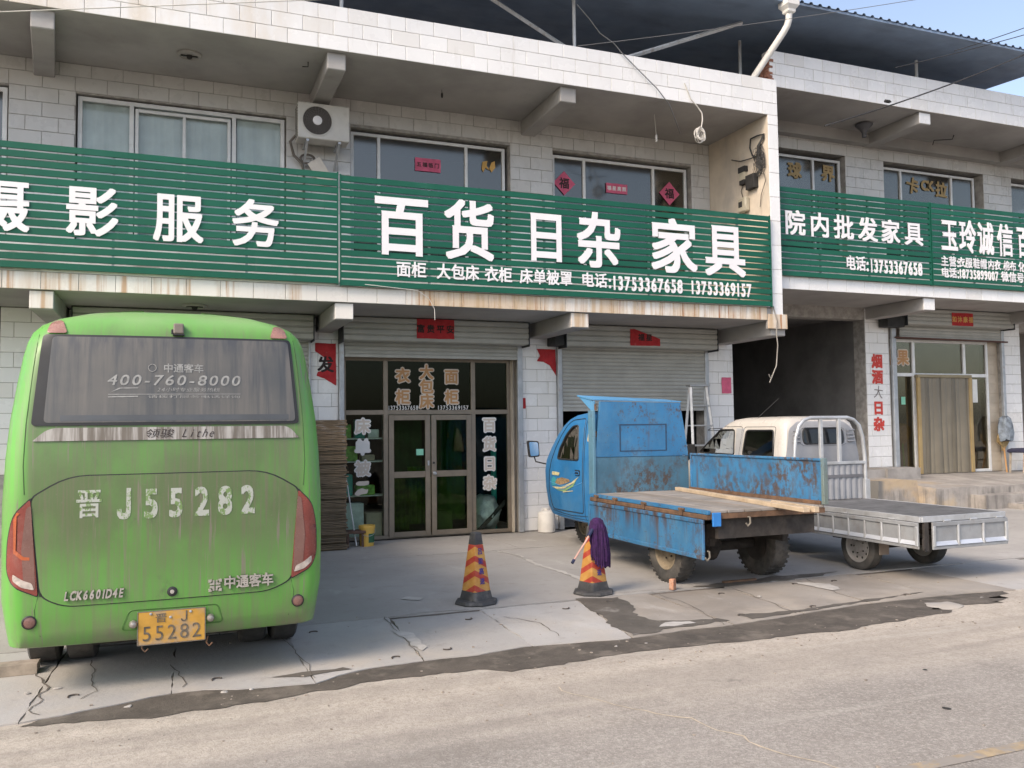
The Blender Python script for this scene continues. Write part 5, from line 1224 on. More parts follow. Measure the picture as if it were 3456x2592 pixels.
# tail lights
def lamp_mat(name, c, e=.0):
    m_ = mat(name, c, .25, var=.1, vs=6, layers=[((.25, .18, .15), (6, 6, 3), .5, .8, .5)]); return m_
redl = lamp_mat('red_lamp_plastic', (.22, .055, .042)); orl = lamp_mat('orange_lamp_plastic', (.42, .10, .035)); clr = mat('clear_lamp_plastic', (.46, .40, .35), .2, var=.2, vs=30); dirt_red = lamp_mat('dusty_lamp_plastic', (.19, .10, .082))
for s in (-1, 1):
    m_ = lambda pts: [(s*x, z) for x, z in pts]
    out = m_([(.868, 1.33), (.97, 1.225), (1.002, 1.06), (1.006, .86), (.965, .765), (.815, .692), (.838, .98)])
    BUS.part('light_seal', patch(rpoly(grow(out, .010), [.02, .06, .08, .06, .08, .02, .1]), 'Y', bvh, .003, .01, .06), rub)
    tl = BUS.part('tail_light', patch(rpoly(out, [.02, .06, .08, .06, .08, .02, .1]), 'Y', bvh, .012, .015, .05), redl, smooth=45)
    inner = m_([(.862, 1.29), (.89, 1.27), (.915, 1.0), (.90, .80), (.828, .735), (.842, .98)])
    BUS.part('inner_lens', patch(rpoly(inner, .015), 'Y', bvh, .0145, .003, .06), dirt_red, tl)
    if True:
        tb = m_([(.925, 1.24), (.945, 1.22), (.948, 1.0), (.90, .955), (.865, .95), (.865, .93), (.91, .935), (.962, .98), (.965, 1.2), (.945, 1.245)])
        if s < 0: BUS.part('light_tube', patch(tb, 'Y', bvh, .0155, .002, .06), orl, tl)
    rv_ = m_([(.965, .845), (.965, .80), (.91, .755), (.835, .735), (.85, .78), (.90, .80)])
    BUS.part('reversing_lens', patch(rpoly(rv_, .012), 'Y', bvh, .0155, .003, .06), clr, tl)
    mk = m_([(.675, 2.455), (.805, 2.455), (.79, 2.535), (.76, 2.565), (.71, 2.55)])
    BUS.part('marker_light', patch(rpoly(mk, .02), 'Y', bvh, .014, .014, .02), lamp_mat('faded_marker_%d' % (s+1), (.30, .16, .13)))
    z, x = .522, s*.865; y = surf(x, z)
    b = Bm(); b.lathe([(.045, .02), (.045, -.008), (.038, -.012)], (x, y-.002, z), 'Y', 20, cap=False); rr = BUS.part('reflector', b, rub, smooth=40)
    b = Bm(); b.lathe([(.038, -.006), (.026, -.011), (.001, -.012)], (x, y-.002, z), 'Y', 20, cap=False); BUS.part('lens', b, dirt_red, rr, smooth=40)
# camera, plate, badges
b = Bm(); y = surf(.04, 2.49); b.cbox(.005, .075, y-.055, y+.08, 2.465, 2.54, .008); BUS.part('camera_housing', b, mat('grey_brown_box', (.20, .17, .145), .7)); b = Bm(); b.cbox(-.01, .02, y-.02, y+.05, 2.462, 2.50, .004); b.box(.0, .08, y-.05, y+.05, 2.455, 2.465); BUS.part('camera_foot', b, rub)
rec = rpoly([(-.26, .555), (.31, .55), (.345, .42), (-.31, .42)], .03); BUS.part('plate_recess', seam(rec, 'Y', bvh, .007, off=-.003), mat('recess_edge_shade', (.06, .15, .03), .6))  # dark outline drawn for the shading round the plate recess
pl_m = mat('yellow_plate', (.48, .26, .04), .55, var=.1, vs=12, layers=[((.33, .26, .19), (5, 5, 5), .44, .6, .75)])
yp = surf(.01, .43)-.028
plt = BUS.part('number_plate', Bm().cbox(-.205, .225, yp, yp+.012, .315, .535, .003), pl_m)
BUS.part('plate_frame', frame_bm(-.21, .23, .31, .54, yp-.003, .006, .012), mat('plate_frame', (.16, .14, .12), .6), plt)
for s, x0, x1, z, h, bo, dg in (('晋', -.10, -.02, .490, .062, .0, .62), ('J', .055, .12, .490, .075, -.0, .62), ('55282', -.19, .21, .392, .105, -.002, .62)):
    t = text_bm(s, x0, x1, z, h, bo, .002, dig=dg)
    for v in t.b.verts: v.co.y += yp-.002
    BUS.part('lettering', t, mat('faded_black_%s' % len(s), (.12, .10, .075), .8, var=.5, vs=25), plt)
for x, z in ((-.125, .522), (.13, .518), (.0, .49)):
    b = Bm(); b.lathe([(.009, 0), (.009, -.006), (.001, -.008)], (x, yp, z), 'Y', 8); BUS.part('screw', b, steel_m, plt)
for x in (-.235, .262):
    b = Bm(); y = surf(x, .46); b.lathe([(.026, .02), (.026, -.03), (.019, -.043), (.001, -.05)], (x, y, .46), 'Y', 14); BUS.part('plate_lamp', b, mat('dull_chrome', (.32, .29, .26), .35, metal=.5) if 'dull_chrome' not in bpy.data.materials else bpy.data.materials['dull_chrome'], smooth=40)
stencil = NB('worn_stencil_paint'); c_ = stencil.mix(stencil.ramp(stencil.noise((26, 26, 16), 5, .75), .50, .57), (.40, .42, .37), (.16, .25, .09)); stencil.l(c_, stencil.p.inputs['Base Color']); stencil.p.inputs['Roughness'].default_value = .8
BUS.part('lettering', flat_text(text_bm('晋', -.60, -.43, 1.29, .19, .012), 'Y', bvh, .0085), stencil.m)
for ch, x in zip('J55282', (-.30, -.13, .03, .20, .355, .51)): BUS.part('lettering', flat_text(text_bm(ch, x-.06, x+.06, 1.28, .20, .028), 'Y', bvh, .0085), stencil.m)
chrome = mat('pale_plastic_badge', (.40, .37, .33), .4, metal=.2, var=.15, vs=20)
t = text_bm('LCK6601D4E', -.66, -.29, .685, .060, .030, .012, .15, .72); BUS.part('badge', flat_text(t, 'Y', bvh, .016), chrome)
t = text_bm('中通客车', .345, .69, .70, .086, .026, .014); BUS.part('badge', flat_text(t, 'Y', bvh, .017), chrome)
lg = Bm()
for sx in (-1, 1):
    for sz in (-1, 1):
        for q in ([(.004, .004), (.036, .004), (.036, .016), (.016, .016), (.016, .036), (.004, .036)], [(.028, .022), (.044, .022), (.044, .042), (.022, .042), (.022, .032), (.028, .032)]):
            pp_ = [(.29+sx*px, 0, .685+sz*pz) for px, pz in q]; lg.prism(pp_ if sx*sz > 0 else pp_[::-1], (0, .01, 0))
BUS.part('badge', flat_text(lg, 'Y', bvh, .018), chrome)
b = Bm(); y = surf(.01, .665); b.lathe([(.034, .0), (.034, -.012), (.022, -.016)], (.01, y, .665), 'Y', 16); BUS.part('hatch_lock', b, rub); b = Bm(); b.lathe([(.014, -.012), (.014, -.022), (.001, -.023)], (.01, y, .665), 'Y', 10); BUS.part('lock_barrel', b, chrome)
# wheels and belly
rim_b = mat('grey_steel_rim', (.22, .21, .20), .6, var=.2)
for x, out in ((-.89, -1), (-.63, -1), (.63, 1), (.88, 1)): wheel(BUS, x, 1.20, .375, .375, .21, out, rim_b)
for x, out in ((-.88, -1), (.88, 1)): wheel(BUS, x, 4.5, .375, .375, .21, out, rim_b)
b = Bm(); b.box(-.52, .52, .5, 5.6, .24, .40); b.box(-.95, .95, .35, 5.8, .40, .50); b.tube([(-.6, 1.2, .375), (.6, 1.2, .375)], .07, 8); b.lathe([(.15, -.1), (.17, 0), (.15, .1)], (0, 1.2, .36), 'X', 12); BUS.part('chassis', b, under_m)  # axle, plus dark under-floor boxes added to block the light
for x in (-.17, .245):
    b = Bm(); b.tube([(x, yp+.03, .33), (x-.01, yp+.02, .29), (x+.01, yp+.02, .265), (x+.03, yp+.02, .285)], .006, 5); BUS.part('wire_hook', b, rust_m)
for s in (-1, 1):
    BUS.part('side_window', patch([(1.0, 1.35), (5.3, 1.35), (5.3, 2.25), (1.0, 2.25)] if s > 0 else [(1.0, 1.35), (5.3, 1.35), (5.3, 2.25), (1.0, 2.25)], 'X', bvh, .004, .004, .4, side=-s), mat('black_bus_glass', (.02, .022, .025), .08) if 'black_bus_glass' not in bpy.data.materials else bpy.data.materials['black_bus_glass'])
b = Bm(); b.box(-.8, .8, 5.99, 6.0, 1.2, 2.2); BUS.part('windscreen', b, bpy.data.materials['black_bus_glass'])
bk_ = rough_block(-1.17, -.91, 7.25, 7.42, 0.002, .075, None, .006, 21, .08); solo('wooden_block', bk_, mat('weathered_wood', (.30, .25, .20), .9, var=.25, vs=9), 'weathered wooden block lying behind the left rear wheel of the bus', 'block', (-1.04, 7.33, 0))

# ------------------------------------------------------------------ blue three wheeled truck
def worn_blue(name, rust, base=(.036, .165, .335), chalk=.45, top=None):
    b = NB(name); col = b.mix(b.ramp(b.noise(1.6, 5), .3, .7), tuple(v*.86 for v in base), tuple(min(1, v*1.15) for v in base))
    col = b.mix(b.ramp(b.noise((3, 3, 2), 6, .65), .45, .75, 0, chalk), col, (.13, .26, .36))
    if rust:
        f = b.ramp(b.noise((15, 15, 11), 8, .75), .60-.10*rust, .68-.06*rust, 0, .92); lowm = b.math('ADD', b.ramp(b.noise((1.6, 1.6, 1.3), 4), .42, .62), 0.0); f = b.math('MULTIPLY', f, lowm)
        col = b.mix(f, col, (.085, .055, .038)); f2 = b.ramp(b.noise((30, 30, 30), 6, .75, off=(2, 8, 1)), .58, .66, 0, .85*min(1, rust)); f2 = b.math('MULTIPLY', f2, b.ramp(b.noise((1.9, 1.9, 1.9), 3, .5, off=(5, 5, 5)), .36, .56)); col = b.mix(f2, col, (.10, .06, .04))
        f3 = b.ramp(b.noise((10, 10, .8), 5, .6, off=(7, 1, 3)), .55, .72, 0, .75*min(1, rust)); f3 = b.math('MULTIPLY', f3, b.ramp(b.noise((1.1, 1.1, .4), 3, .5, off=(1, 9, 2)), .45, .6)); col = b.mix(f3, col, (.105, .058, .034))
        f4 = b.ramp(b.noise((6, 5, 26), 5, .7, off=(3, 3, 3)), .64, .70, 0, .7*min(1, rust)); col = b.mix(f4, col, (.08, .07, .065))
    if top:
        tf = b.math('MULTIPLY', b.ramp(b.noise((13, 9, 1.1), 6, .65, off=(1, 6, 2)), .44, .60, 0, .9), b.axis('Z', top[0], top[1])); tf = b.math('MULTIPLY', tf, b.ramp(b.noise((.9, .9, .3), 3, .5, off=(4, 0, 2)), .44, .56)); col = b.mix(tf, col, (.075, .042, .026))
    b.l(col, b.p.inputs['Base Color']); b.l(b.ramp(b.noise(4, 4), .3, .7, .38, .6), b.p.inputs['Roughness'])
    bp = b.n('ShaderNodeBump'); bp.inputs['Strength'].default_value = .5; bp.inputs['Distance'].default_value = .004; b.l(b.noise(5, 4), bp.inputs['Height']); b.l(bp.outputs[0], b.p.inputs['Normal'])
    return b.m
blue_cab = worn_blue('blue_cab_paint', 0, (.022, .155, .365), .35); blue_worn = worn_blue('rust_flecked_blue_panel', 1.0); blue_rust = worn_blue('heavily_rusted_blue_panel', 1.75, (.040, .165, .32), .5); blue_mid = worn_blue('scuffed_blue_panel', 1.0)
deck_m = mat('worn_deck_board', (.27, .245, .22), .85, var=.2, vs=3, rnd=.3, layers=[((.17, .12, .085), (14, .9, 4), .52, .72, .7), ((.42, .39, .35), (3, .6, 3), .55, .75, .5)])
T3 = Thing('three_wheeler_truck', 'old blue three wheeled truck with flat wooden bed and dropped side panel', 'truck', (5.9, 9.6, 0))
cx = 5.90
cab_lev = [(.44, .60, 10.38, 12.00), (.47, .655, 10.32, 12.20), (.58, .675, 10.29, 12.32), (.85, .682, 10.28, 12.42), (1.10, .684, 10.28, 12.44), (1.26, .680, 10.28, 12.38), (1.45, .668, 10.28, 12.18), (1.65, .648, 10.28, 11.93), (1.78, .632, 10.28, 11.72), (1.87, .605, 10.28, 11.52), (1.925, .56, 10.28, 11.32), (1.955, .47, 10.30, 11.12), (1.968, .30, 10.36, 10.95)]
def cab_ring(z, w, yb, yf, taper=.74):
    L_ = yf-yb; p = [(-w*.96, yb), (-w, yb+.06), (-w, yb+L_*.2), (-w, yb+L_*.38), (-w*.985, yb+L_*.52), (-w*.955, yb+L_*.64), (-w*.90, yb+L_*.76), (-w*.82, yb+L_*.86), (-w*.70, yb+L_*.935), (-w*.5, yb+L_*.98), (-w*.25, yb+L_)]
    p = p+[(0, yf+.003)]+[(-x, y) for x, y in p[::-1]]; return [(cx+x, y, z) for x, y in p]
cb = Bm(); cb.loft([cab_ring(*l) for l in cab_lev]); bmesh.ops.recalc_face_normals(cb.b, faces=cb.b.faces[:]); bv3 = BVHTree.FromBMesh(cb.b)
def cut_windows(o, polys, x0, x1, m2):
    """opens windows right through a closed cab, so that one sees out on the far side"""
    o.data.materials.append(m2); off = o.parent.location; tb = Bm()
    for pts in polys: tb.prism([(x0, p[0], p[1]) for p in pts], (x1-x0, 0, 0))
    me = tb.mesh('cut', None, off); me.materials.append(o.data.materials[0]); me.materials.append(m2)
    for p in me.polygons: p.material_index = 1
    c = bpy.data.objects.new('cut', me); COL.objects.link(c); c.location = off
    md = o.modifiers.new('b', 'BOOLEAN'); md.operation = 'DIFFERENCE'; md.solver = 'EXACT'; md.object = c
    bpy.context.view_layer.update(); dg = bpy.context.evaluated_depsgraph_get(); nm = bpy.data.meshes.new_from_object(o.evaluated_get(dg), depsgraph=dg)
    o.modifiers.clear(); o.data = nm; bpy.data.objects.remove(c)
cab_in = mat('cab_interior', (.10, .10, .10), .9, var=.2)
w3 = rpoly([(10.73, 1.30), (11.46, 1.30), (11.40, 1.45), (11.20, 1.65), (10.99, 1.77), (10.80, 1.78)], [.05, .04, .05, .1, .06, .05])
cabo = T3.part('cab', cb, blue_cab, smooth=48); cut_windows(cabo, [w3], 5.0, 6.8, cab_in); cabo.data.shade_smooth(); cabo.data.set_sharp_from_angle(angle=rad(40))
car_glass = glass('cab_glass', (.52, .53, .50), .10, .02)
dp = rpoly([(10.60, .58), (11.72, .56), (11.86, .80), (11.83, 1.12), (11.62, 1.45), (11.36, 1.70), (11.08, 1.855), (10.60, 1.875)], [.05, .1, .1, .2, .2, .2, .1, .06])
door = T3.part('door', seam(dp, 'X', bv3, .007), rub)
T3.part('window_seal', seam(w3, 'X', bv3, .014), rub, door); gp = patch(grow(w3, .004), 'X', bv3, -.012, 0, .12); T3.part('pane', gp, car_glass, door)
gp = patch(grow(w3, .004), 'X', bv3, -.012, 0, .12, side=-1); T3.part('pane', gp, car_glass); T3.part('window_seal', seam(w3, 'X', bv3, .014, side=-1), rub)
T3.part('waist_line', seam([(10.62, 1.0), (10.9, .93), (11.3, .92), (11.80, .95)], 'X', bv3, .006, closed=False), mat('lighter_blue_line', (.10, .30, .55), .5), door)
T3.part('bumper_line', seam([(10.35, .555), (11.0, .52), (11.75, .54)], 'X', bv3, .005, closed=False), rub)
T3.part('wheel_arch', seam([(10.35, .50), (10.9, .49), (11.6, .50)], 'X', bv3, .004, closed=False), rub)
T3.part('handle_recess', patch(rpoly([(10.68, 1.085), (10.84, 1.085), (10.84, 1.165), (10.68, 1.165)], .02), 'X', bv3, .003, .004, .05), rub, door)
T3.part('handle', seam([(10.70, 1.10), (10.82, 1.10), (10.82, 1.14), (10.70, 1.14)], 'X', bv3, .007, off=.012), blue_cab, door)
dk = [mat('decal_cream', (.50, .46, .26), .6, var=.2, vs=20), mat('decal_teal', (.04, .28, .34), .6), mat('decal_green', (.22, .36, .16), .6), mat('decal_brown', (.26, .18, .10), .6, var=.4, vs=30)]
for k, (pts, mi) in enumerate((([(11.72, .90), (11.74, .99), (11.60, 1.04), (11.44, .99), (11.52, .91)], 1), ([(11.56, .95), (11.46, 1.015), (11.28, 1.04), (11.02, 1.02), (11.0, .99), (11.2, .95), (11.4, .92)], 3), ([(11.70, .885), (11.30, .90), (10.95, .985), (10.72, 1.075), (10.86, .985), (11.2, .885), (11.5, .86)], 0), ([(11.5, .85), (11.2, .87), (10.92, .955), (10.80, 1.02), (10.9, .93), (11.2, .84)], 2), ([(11.68, 1.06), (11.66, 1.11), (11.36, 1.105), (11.38, 1.06)], 0), ([(11.25, .825), (10.9, .865), (10.9, .875), (11.25, .84)], 0))):
    T3.part('decal', patch(pts, 'X', bv3, .003+.0008*k, 0, .08), dk[mi], door)
T3.part('side_marker', patch(rpoly([(10.42, 1.56), (10.47, 1.56), (10.46, 1.68), (10.41, 1.68)], .02), 'X', bv3, .012, .012, .05), mat('cream_lens', (.62, .50, .26), .3))
T3.part('pillar_groove', seam([(10.55, .50), (10.56, 1.1), (10.55, 1.90)], 'X', bv3, .005, closed=False), rub)
b = Bm(); b.tube([(5.42, 12.08, 1.18), (5.30, 12.15, 1.21), (5.20, 12.18, 1.235), (5.18, 12.19, 1.31)], .012, 6); mi_ = T3.part('mirror_arm', b, black_m, smooth=50)
b = Bm(); b.prism([(5.06+dx, 12.16, 1.30+dz) for dx, dz in rpoly([(.03, 0), (.20, .01), (.185, .25), (.0, .26)], .035, 3)], (0, .05, 0)); T3.part('mirror', b, black_m, mi_); b = Bm(); b.prism([(5.06+dx, 12.155, 1.30+dz) for dx, dz in rpoly([(.045, .02), (.185, .03), (.17, .23), (.02, .24)], .03, 3)], (0, .006, 0)); T3.part('mirror_glass', b, mat('mirror_glass', (.75, .8, .85), .03, metal=1.0, var=0), mi_)
# roof visor and head board
b = Bm(); b.prism([(5.20, 10.24, 2.115), (6.58, 10.24, 2.085), (6.62, 10.75, 2.13), (5.16, 10.62, 2.18)], (0, 0, .015)); b.prism([(5.215, 10.22, 2.10), (5.175, 10.60, 2.175), (5.225, 10.24, 1.93)], (.014, 0, 0)); T3.part('roof_visor', b, worn_blue('pale_blue_visor', .2, (.09, .27, .48), .5))
b = Bm(); b.prism([(5.16, 10.17, .88), (6.63, 10.17, .88), (6.63, 10.17, 1.345), (5.19, 10.17, 1.355)], (0, .04, 0)); T3.part('headboard', b, worn_blue('chalky_rusty_blue', 1.6, (.065, .155, .225), .7))
b = Bm(); b.prism([(5.19, 10.165, 1.36), (6.63, 10.165, 1.35), (6.515, 10.165, 2.075), (5.285, 10.165, 2.095)], (0, .05, 0)); T3.part('upper_headboard', b, blue_worn)
b = Bm()
for q in ((5.56, 5.575, 1.43, 1.79), (6.27, 6.285, 1.43, 1.79)): b.box(q[0], q[1], 10.160, 10.166, q[2], q[3])
b.box(5.56, 6.285, 10.161, 10.166, 1.775, 1.79); b.box(5.56, 6.285, 10.161, 10.166, 1.425, 1.437); T3.part('hatch_outline', b, mat('dark_blue_seam', (.03, .06, .11), .7))
for z in (1.62, 1.98, 1.25):
    b = Bm(); b.tube([(5.20+.02*(z > 1.5), 10.19, z), (5.20+.02*(z > 1.5), 10.19, z+.08)], .015, 6); T3.part('hinge', b, rust_m)
b = Bm(); b.cbox(5.16, 5.20, 10.155, 10.30, .86, 1.98, .006); T3.part('corner_post', b, worn_blue('flaked_post', .9, (.10, .22, .30), .6))
# bed
bed0, bed1, yr0, yr1 = 5.17, 6.64, 7.53, 10.165
n = 7
for i in range(n):
    x0_ = bed0+(bed1-bed0)*i/n; x1_ = bed0+(bed1-bed0)*(i+1)/n; b = Bm(); b.cbox(x0_+.003, x1_-.003, yr0+RND.uniform(0, .012), yr1, .852, .882+RND.uniform(-.002, .002), .004); T3.part('deck_board', b, deck_m)
b = Bm(); b.box(bed0, bed1, yr0, yr0+.04, .795, .85); b.box(bed0, bed0+.04, yr0+.04, yr1, .795, .85); b.box(bed1-.04, bed1, yr0+.04, yr1, .795, .85)
for y in (8.0, 8.6, 9.2, 9.8): b.box(bed0+.04, bed1-.04, y, y+.05, .78, .85)
T3.part('bed_frame', b, rust_m)
b = Bm(); b.cbox(5.125, 5.168, 7.535, 10.2, .842, .885, .004); T3.part('side_rail', b, blue_mid); b = Bm(); b.cbox(5.118, 5.17, 7.54, 10.2, .788, .838, .006); T3.part('hinge_rail', b, rust_m)
for y in (7.95, 8.75, 9.45, 9.95):
    b = Bm(); b.tube([(5.115, y, .865), (5.115, y+.10, .865)], .016, 7); b.box(5.10, 5.13, y+.02, y+.08, .80, .86); T3.part('hinge', b, rust_m)
def panel(xa, xb_, y0_, y1_, z0_, z1_, m, nm, rim=.045, outer=-1):
    b = Bm(); xm = (xa+xb_)/2; b.box(xm-.003, xm+.003, y0_+.01, y1_-.01, z0_+.01, z1_-.01)
    for q in ((y0_, y1_, z0_, z0_+rim), (y0_, y1_, z1_-rim, z1_), (y0_, y0_+rim*1.6, z0_+rim, z1_-rim), (y1_-rim, y1_, z0_+rim, z1_-rim)): b.cbox(xa, xb_, q[0], q[1], q[2], q[3], .006)
    return T3.part(nm, b, m)
panel(5.085, 5.117, 7.57, 10.19, .375, .790, worn_blue('streaked_blue_panel', 1.3, (.036, .16, .32), .45, (.44, .78)), 'dropped_side_panel')
panel(6.605, 6.645, 7.50, 10.10, .886, 1.385, blue_rust, 'raised_side_panel', .03)
b = Bm(); b.cbox(6.595, 6.655, 7.485, 7.53, .886, 1.39, .004); T3.part('panel_end', b, worn_blue('rusted_end_strip', 1.6, (.16, .20, .18), .6)); b = Bm(); b.box(6.585, 6.603, 7.54, 10.1, .884, .925); T3.part('panel_foot', b, rust_m)
b = Bm(); b.cbox(5.175, 5.275, 7.505, 7.528, .72, .862, .004); T3.part('latch_plate', b, worn_blue('clean_blue', 0, (.03, .2, .55), .1))
for x, y, z in ((5.13, 7.55, .41), (5.62, 7.52, .74)):
    b = Bm(); b.tube([(x, y, z+.06), (x, y-.03, z+.06), (x, y-.035, z), (x-.03, y-.03, z-.03), (x-.05, y-.03, z)], .010, 6); T3.part('latch_hook', b, mat('dirty_zinc', (.17, .15, .12), .6) if 'dirty_zinc' not in bpy.data.materials else bpy.data.materials['dirty_zinc'])
# chassis and wheels
b = Bm()
for x in (5.55, 6.22): b.box(x, x+.07, 7.65, 11.6, .62, .78)
for y in (7.7, 8.9, 10.0): b.box(5.55, 6.29, y, y+.07, .64, .76)
b.box(5.30, 6.55, 7.60, 7.66, .58, .79); T3.part('chassis', b, under_m)
b = Bm(); b.tube([(5.45, 8.52, .36), (6.40, 8.52, .36)], .06, 10); b.lathe([(.06, -.16), (.16, -.06), (.17, .04), (.06, .15)], (5.80, 8.52, .37), 'X', 14); b.tube([(5.80, 8.52, .40), (5.85, 10.4, .55)], .035, 8); b.box(5.40, 5.46, 7.9, 9.2, .46, .54); b.box(6.36, 6.42, 7.9, 9.2, .46, .54); b.box(5.38, 5.50, 7.92, 7.98, .5, .7); b.box(6.34, 6.46, 7.92, 7.98, .5, .7); b.box(5.60, 6.2, 9.3, 9.9, .36, .62); T3.part('axle', b, under_m)
rim3 = mat('cream_dusty_rim', (.25, .20, .135), .75, var=.15, vs=8, layers=[((.16, .09, .05), (7, 7, 7), .55, .75, .6)])
wheel(T3, 5.29, 8.50, .355, .355, .20, -1, rim3, lugs=34, rimr=.60); wheel(T3, 6.52, 8.48, .375, .375, .22, 1, under_m, lugs=34, rimr=.55); wheel(T3, 5.90, 11.85, .31, .31, .15, -1, rim3, lugs=30, rimr=.6)
b = Bm(); b.tube([(5.78, 11.85, .31), (5.78, 11.75, .60)], .03, 6); b.tube([(6.02, 11.85, .31), (6.02, 11.75, .60)], .03, 6); b.lathe([(.36, -.13), (.36, .13)], (5.9, 11.85, .31), 'X', 20, cap=False); T3.part('fork', b, under_m)
for f in list(T3.e.children):
    if f.name.startswith('fork'):
        t = bmesh.new(); t.from_mesh(f.data); bmesh.ops.delete(t, geom=[v for v in t.verts if v.co.z < .40 and abs((v.co+T3.o).y-11.85) > .2], context='VERTS'); t.to_mesh(f.data); t.free()
wpl = mat('raw_plank_wood', (.46, .36, .25), .8, var=.14, vs=6, layers=[((.30, .19, .10), (5, 5, 5), .55, .75, .5), ((.20, .14, .09), (40, 2, 40), .6, .75, .4)])
def plank(label, a, c, w, h):
    a, c = Vector(a), Vector(c); L_ = (c-a).length; b = Bm(); b.cbox(-w/2, w/2, 0, L_, 0, h, .003); o = solo('wooden_plank', b, wpl, label, 'plank', (0, 0, 0)); o.location = a; d = c-a; o.rotation_euler = (math.atan2(d.z, math.hypot(d.x, d.y)), 0, math.atan2(-d.x, d.y))
plank('long pale wooden plank lying slantwise on the blue truck bed', (5.90, 6.95, .884), (6.40, 10.10, .884), .075, .045)
plank('short pale wooden batten against the plank end on the blue truck bed', (5.985, 6.90, .884), (6.10, 7.72, .884), .055, .055)

# ------------------------------------------------------------------ white double cab pick-up
T4 = Thing('pickup_truck', 'small white double cab pick-up with grey flat bed and dropped panels', 'truck', (8.3, 9.6, 0))
white_p = mat('cream_white_car_paint', (.52, .485, .435), .3, var=.04, vs=2, coat=.3, layers=[((.40, .34, .28), (3, 3, 2), .55, .8, .4)])
grey_p = mat('pale_grey_panel', (.29, .295, .31), .5, var=.08, vs=3, layers=[((.26, .23, .2), (4, 4, 4), .55, .8, .5)])  # plain grey for cab rear wall and bed panels, darker than the cab sides
alu_b = mat('scuffed_light_metal', (.50, .51, .52), .42, metal=.45, var=.12, vs=4, layers=[((.30, .27, .24), (5, 5, 3), .52, .75, .6), ((.68, .69, .70), (3, 3, 9), .6, .75, .5)])
c4 = 8.29
lv4 = [(.34, .62, 9.42, 12.30), (.40, .655, 9.40, 12.46), (.70, .675, 9.38, 12.55), (.98, .68, 9.38, 12.45), (1.10, .68, 9.38, 12.28), (1.18, .675, 9.38, 12.02), (1.30, .668, 9.385, 11.72), (1.50, .642, 9.40, 11.40), (1.68, .612, 9.42, 11.12), (1.78, .580, 9.45, 10.93), (1.835, .53, 9.50, 10.78), (1.862, .44, 9.58, 10.6), (1.872, .28, 9.72, 10.4)]
def ring4(z, w, yb, yf):
    L_ = yf-yb; p = [(-w*.55, yb-.012), (-w*.80, yb), (-w*.93, yb+.02), (-w*.985, yb+.07), (-w, yb+.14), (-w, yb+L_*.3), (-w, yb+L_*.5), (-w, yb+L_*.68), (-w*.985, yb+L_*.82), (-w*.94, yb+L_*.90), (-w*.84, yb+L_*.955), (-w*.6, yb+L_*.99), (-w*.3, yf)]
    p = p+[(-x, y) for x, y in p[::-1]]; return [(c4+x, y, z) for x, y in p]
q4 = Bm(); q4.loft([ring4(*l) for l in lv4]); bmesh.ops.recalc_face_normals(q4.b, faces=q4.b.faces[:]); bv4 = BVHTree.FromBMesh(q4.b)
wr4 = rpoly([(9.62, 1.32), (10.30, 1.325), (10.26, 1.68), (9.66, 1.68)], .05); wf4 = rpoly([(10.50, 1.33), (11.50, 1.345), (11.30, 1.50), (11.08, 1.64), (10.98, 1.69), (10.54, 1.69)], [.04, .03, .05, .06, .06, .05])
cab4 = T4.part('cab', q4, white_p, smooth=45); cut_windows(cab4, [wr4, wf4], 7.0, 9.6, cab_in); cab4.data.shade_smooth(); cab4.data.set_sharp_from_angle(angle=rad(38))
for s in (1, -1):
    for w in (wr4, wf4):
        sl = T4.part('window_seal', seam(w, 'X', bv4, .013, side=s), rub); T4.part('pane', patch(grow(w, .004), 'X', bv4, -.010, 0, .15, side=s), car_glass, sl)
    for dpts in ([(9.60, .50), (10.38, .50), (10.40, 1.30), (10.32, 1.73), (9.62, 1.73)], [(10.40, .50), (11.50, .50), (11.58, 1.30), (11.10, 1.70), (10.98, 1.735), (10.36, 1.735)]):
        T4.part('door_seam', seam(rpoly(dpts, .05), 'X', bv4, .004, side=s), rub)
    T4.part('door_handle', patch(rpoly([(9.72, 1.13), (9.88, 1.13), (9.88, 1.17), (9.72, 1.17)], .015), 'X', bv4, .015, .015, .05, side=s), rub)
T4.part('pillar_trim', patch([(10.33, 1.31), (10.475, 1.31), (10.50, 1.71), (10.31, 1.71)], 'X', bv4, .003, .003, .06), mat('grey_pillar', (.36, .36, .36), .5))
# inside: wheel, seats (seen through the panes)
b = Bm(); b.tube([(7.98+.17*math.cos(k*.35), 11.12+.05*math.sin(k*.35), 1.36+.16*math.sin(k*.35)) for k in range(19)], .016, 6); T4.part('steering_wheel', b, black_m)
b = Bm(); b.cbox(7.80, 8.20, 10.40, 10.50, 1.32, 1.58, .03); b.cbox(8.40, 8.80, 10.40, 10.50, 1.32, 1.58, .03); T4.part('seat_back', b, mat('grey_seat', (.10, .10, .10), .9))
